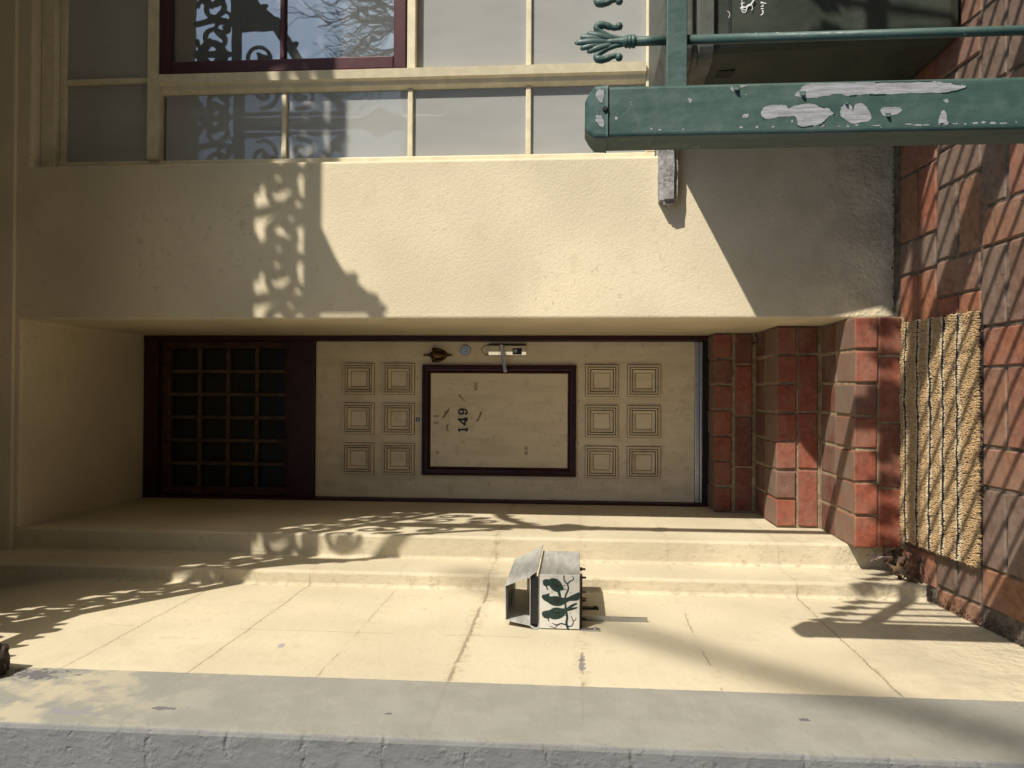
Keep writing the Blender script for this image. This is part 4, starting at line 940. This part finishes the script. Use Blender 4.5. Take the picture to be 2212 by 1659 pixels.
# ------------------------------------------------------------------ leaves and litter
def leaf_mesh(seed, mat, lobes=5, size=.03):
    r = random.Random(seed); pts = [(0, -.9)]
    for i in range(lobes):
        a = -math.pi/2+math.pi*2*(i+1)/(lobes+1); l = (1.0 if i == lobes//2 else .85 if abs(i-lobes//2) == 1 else .6)*r.uniform(.85, 1.1)
        a2 = a+math.pi*2/(lobes+1)/2
        for da, k_ in ((-.16, .62), (-.05, .80), (0, 1.0), (.06, .78), (.17, .60)): pts.append((math.cos(a+da)*l*k_, math.sin(a+da)*l*k_))
        if i < lobes-1: pts.append((math.cos(a2)*.33, math.sin(a2)*.33))
    cu_, fo = r.uniform(.4, 1.1), r.uniform(-.6, .8)
    vs_ = [(0, -.1, 0)]+[(p[0], p[1], 0) for p in pts]
    vs_ = [(v[0]*size, v[1]*size, size*(cu_*(v[0]**2)*.6+fo*(v[1]**2)*.4+.08*r.uniform(-1, 1))) for v in vs_]
    n = len(pts); m_ = MB(); m_.add(vs_, [(0, i+1, (i+1) % n+1) for i in range(n)])
    m_.tube([(0, -.1*size, .001), (0, -.9*size, vs_[1][2]), (.1*size, -1.7*size, .003)], .0007, 4)
    me = m_.mesh('dry_leaf', mat); return me
LM = [leaf_mesh(i, mt, lb, sz) for i, (mt, lb, sz) in enumerate((('leafbrown', 5, .036), ('leafdark', 5, .032), ('leafbrown', 3, .03), ('leafdark', 3, .036), ('leafpink', 5, .028)))]
rr = random.Random(33)
for i in range(20):
    x_ = -.628+abs(rr.gauss(0, .032))*rr.choice((-1, 1)); y_ = 3.115+rr.uniform(-.13, .08); x_ = max(-.672, min(-.565, x_))
    if y_ < 3.05: x_ -= .01
    li = rr.randrange(4)
    o = link_mesh('dry_leaf', LM[li], None, (x_, y_, gz(y_)+.012+max(0, rr.uniform(0, .07)*(1-abs(y_-3.13)/.2))), (rr.uniform(-.8, .8), rr.uniform(-.8, .8), rr.uniform(0, 6.3)))
    o.scale = (rr.uniform(.85, 1.2),)*3
    tag(o, ('brown five-lobed dry leaf', 'dark five-lobed dry leaf', 'brown three-pointed dry leaf', 'dark three-pointed dry leaf')[li]+' in the pile beside the mat', 'leaf', ('brown lobed', 'dark lobed', 'brown pointed', 'dark pointed')[li]+' leaves heaped beside the mat')
o = link_mesh('dry_leaf', LM[4], None, (-.602, 3.075, .125), (1.05, .25, .5)); o.scale = (1.25,)*3
tag(o, 'greyish pink lobed leaf standing on top of the leaf pile', 'leaf')
o = link_mesh('dry_leaf', LM[0], None, (-.642, 3.045, .055), (1.2, .6, .2)); o.scale = (1.2,)*3
tag(o, 'curled orange brown leaf at the wall side of the leaf pile', 'leaf')
o = link_mesh('dry_leaf', LM[2], None, (.235, 3.98, LV[2]+.02), (1.3, .2, 1.2)); tag(o, 'dry curled leaf on the second step beside the right reveal', 'leaf')
o = link_mesh('dry_leaf', LM[2], None, (-.19, 3.99, LV[2]+.025), (1.35, -.2, 1.7)); tag(o, 'folded brown leaf leaning on the riser below the door', 'leaf')
o = link_mesh('dry_leaf', LM[4], None, (.43, 2.71, gz(2.71)+.007), (.15, .1, 1.4)); o.scale = (.8, .5, .8); tag(o, 'small pinkish dead leaf lying on the sunlit path bricks', 'leaf')
lt = MB()
def bit(x_, y_, z_, s_):
    a = rr.uniform(0, 6.28); q = [Vector((rr.uniform(-1, 1), rr.uniform(-1, 1), rr.uniform(-.4, 1)))*s_ for _ in range(4)]
    lt.add([(x_+v.x, y_+v.y, z_+v.z) for v in q], [(0, 1, 2), (0, 2, 3), (0, 3, 1), (1, 3, 2)])
for i in range(1500):
    t_ = rr.random()
    if t_ < .38: y_ = rr.uniform(1.9, 2.98); bit(XWALL+.004+abs(rr.gauss(0, .014)), y_, gz(y_)+.002, rr.uniform(.002, .006))
    elif t_ < .60: x_ = rr.uniform(.30, 2.2); y_ = FY-.004-abs(rr.gauss(0, .012)); bit(x_, y_, gz(y_)+.002, rr.uniform(.002, .007))
    elif t_ < .68: bit(rr.uniform(-.735, -.68), 2.98-abs(rr.gauss(0, .02)), gz(2.97)+.004, rr.uniform(.002, .008))
    elif t_ < .76: bit(-.675+abs(rr.gauss(0, .03)), rr.uniform(2.99, 3.24), gz(3.1)+.004, rr.uniform(.002, .008))
    elif t_ < .86:
        k_ = rr.randrange(1, 3); x_ = rr.choice((XR-.006-abs(rr.gauss(0, .01)), rr.uniform(XL, XR))); bit(x_, NY[k_]-.004-abs(rr.gauss(0, .008)), LV[k_]+.001, rr.uniform(.0015, .004))
    else: x_, y_ = rr.uniform(-.7, 1.1), rr.uniform(2.2, 3.2); bit(x_, y_, gz(y_)+.003, rr.uniform(.001, .0035))
for i in range(140):   # twigs and grass stems in the joints
    x_, y_ = rr.choice(((rr.uniform(.25, 1.0), rr.uniform(2.3, 3.2)), (XWALL+rr.uniform(.005, .05), rr.uniform(2.3, 2.98)), (rr.uniform(-.67, -.6), rr.uniform(2.95, 3.15))))
    a = rr.uniform(0, 6.28); l = rr.uniform(.01, .035); z_ = gz(y_)+.004
    lt.tube([(x_, y_, z_), (x_+l*.5*math.cos(a), y_+l*.5*math.sin(a), z_+rr.uniform(.001, .008)), (x_+l*math.cos(a+.3), y_+l*math.sin(a+.3), z_)], .0006, 3)
lo = lt.build('ground_litter', 'litter'); lo['kind'] = 'stuff'; tag(lo, 'crumbs of dirt, moss and plant litter along wall feet and joints', 'litter')

# ------------------------------------------------------------------ bare street tree across the road (mirrored in the casement)
tr = thing('street_tree', (7.6, -6.5, -.2), 'bare winter street tree across the road, mirrored in the casement glass', 'tree')
rr = random.Random(4); tk = MB(); tw = MB()
MAXLEV = 5
def grow(p, d, l, r, lev):
    pts = [p]; dd = d.copy(); n = 5
    for i in range(n):
        dd = (dd+Vector((rr.uniform(-1, 1), rr.uniform(-1, 1), rr.uniform(-.5, .8)))*.17).normalized(); pts.append(pts[-1]+dd*l/n)
    (tk if lev < 2 else tw).tube(pts, [r*(1-.55*i/n) for i in range(n+1)], 7 if lev < 2 else 4)
    if lev >= MAXLEV: return
    for i in range(rr.choice((3, 4)) if lev else 5):
        t_ = rr.uniform(.4, 1.0); q = pts[min(n, int(t_*n))]
        a = rr.uniform(0, 6.28); nd = (dd+Vector((math.cos(a), math.sin(a), rr.uniform(-.1, .5)))*rr.uniform(.55, .95)).normalized()
        grow(q, nd, l*rr.uniform(.55, .8), r*.5, lev+1)
grow(Vector((7.6, -6.5, -.3)), Vector((-.12, 0, 1)), 3.4, .17, 0)
trk = tk.build('trunk', 'bark', tr, smooth=True); crw = tw.build('crown', 'bark', tr)
t2 = thing('street_tree', (14.6, -6.6, -.2), 'bare winter street tree up the street, softly shading the sunlit walls', 'tree')
tk, tw, MAXLEV = MB(), MB(), 2; rr = random.Random(9)
grow(Vector((14.6, -6.6, -.3)), Vector((-.05, 0, 1)), 6.2, .26, 0)
tk.build('trunk', 'bark', t2, smooth=True); tw.build('crown', 'bark', t2)

# ------------------------------------------------------------------ unseen terrace houses, added across the street to shut off the low sky
M['farbrick'] = simple('weathered_far_brick', (0.20, 0.11, 0.075), 0.9, 0.25, 3, 0.3, 30)
M['fartrim'] = simple('far_trim_paint', (0.42, 0.38, 0.30), 0.7)
M['farglass'] = simple('far_window_dark', (0.03, 0.035, 0.04), 0.15)
M['slate'] = simple('far_slate', (0.07, 0.07, 0.075), 0.8, 0.3, 5, 0.4, 20)
for i, lab in enumerate(('leftmost unseen brick terrace house, added to block low sky', 'unseen brick terrace house, added to block low sky, left of the middle', 'middle unseen brick terrace house, added to block low sky', 'unseen brick terrace house, added to block low sky, right of the middle', 'rightmost unseen brick terrace house, added to block low sky')):
    xc = -20+i*10; yb = -14.0
    t_ = thing('added_terrace_house', (xc, yb, -.2), lab, 'house', 'unseen terrace houses added to block low sky')
    MB().box(xc-4.97, xc+4.97, yb-7, yb, -.2, 5.2).build('wall', 'farbrick', t_)
    MB().box(xc-5.0, xc+5.0, yb-.3, yb+.15, 5.201, 5.7).build('parapet', 'fartrim', t_)
    MB().loft([[(xc-4.9, yb-7.1, 5.2), (xc+4.9, yb-7.1, 5.2), (xc+4.9, yb-.31, 5.2), (xc-4.9, yb-.31, 5.2)], [(xc-4.9, yb-4, 6.3), (xc+4.9, yb-4, 6.3), (xc+4.9, yb-3.6, 6.3), (xc-4.9, yb-3.6, 6.3)]]).build('roof', 'slate', t_)
    for xx, z0, z1, nm in ((xc-2.6, .7, 2.5, 'window'), (xc+2.6, .0, 2.4, 'door'), (xc-2.6, 3.2, 4.6, 'window'), (xc+2.6, 3.2, 4.6, 'window')):
        MB().box(xx-.65, xx+.65, yb+.001, yb+.05, z0, z1).build(nm, 'fartrim', t_)
        MB().box(xx-.52, xx+.52, yb+.051, yb+.056, z0+.12, z1-.12).build('pane', 'farglass', t_)
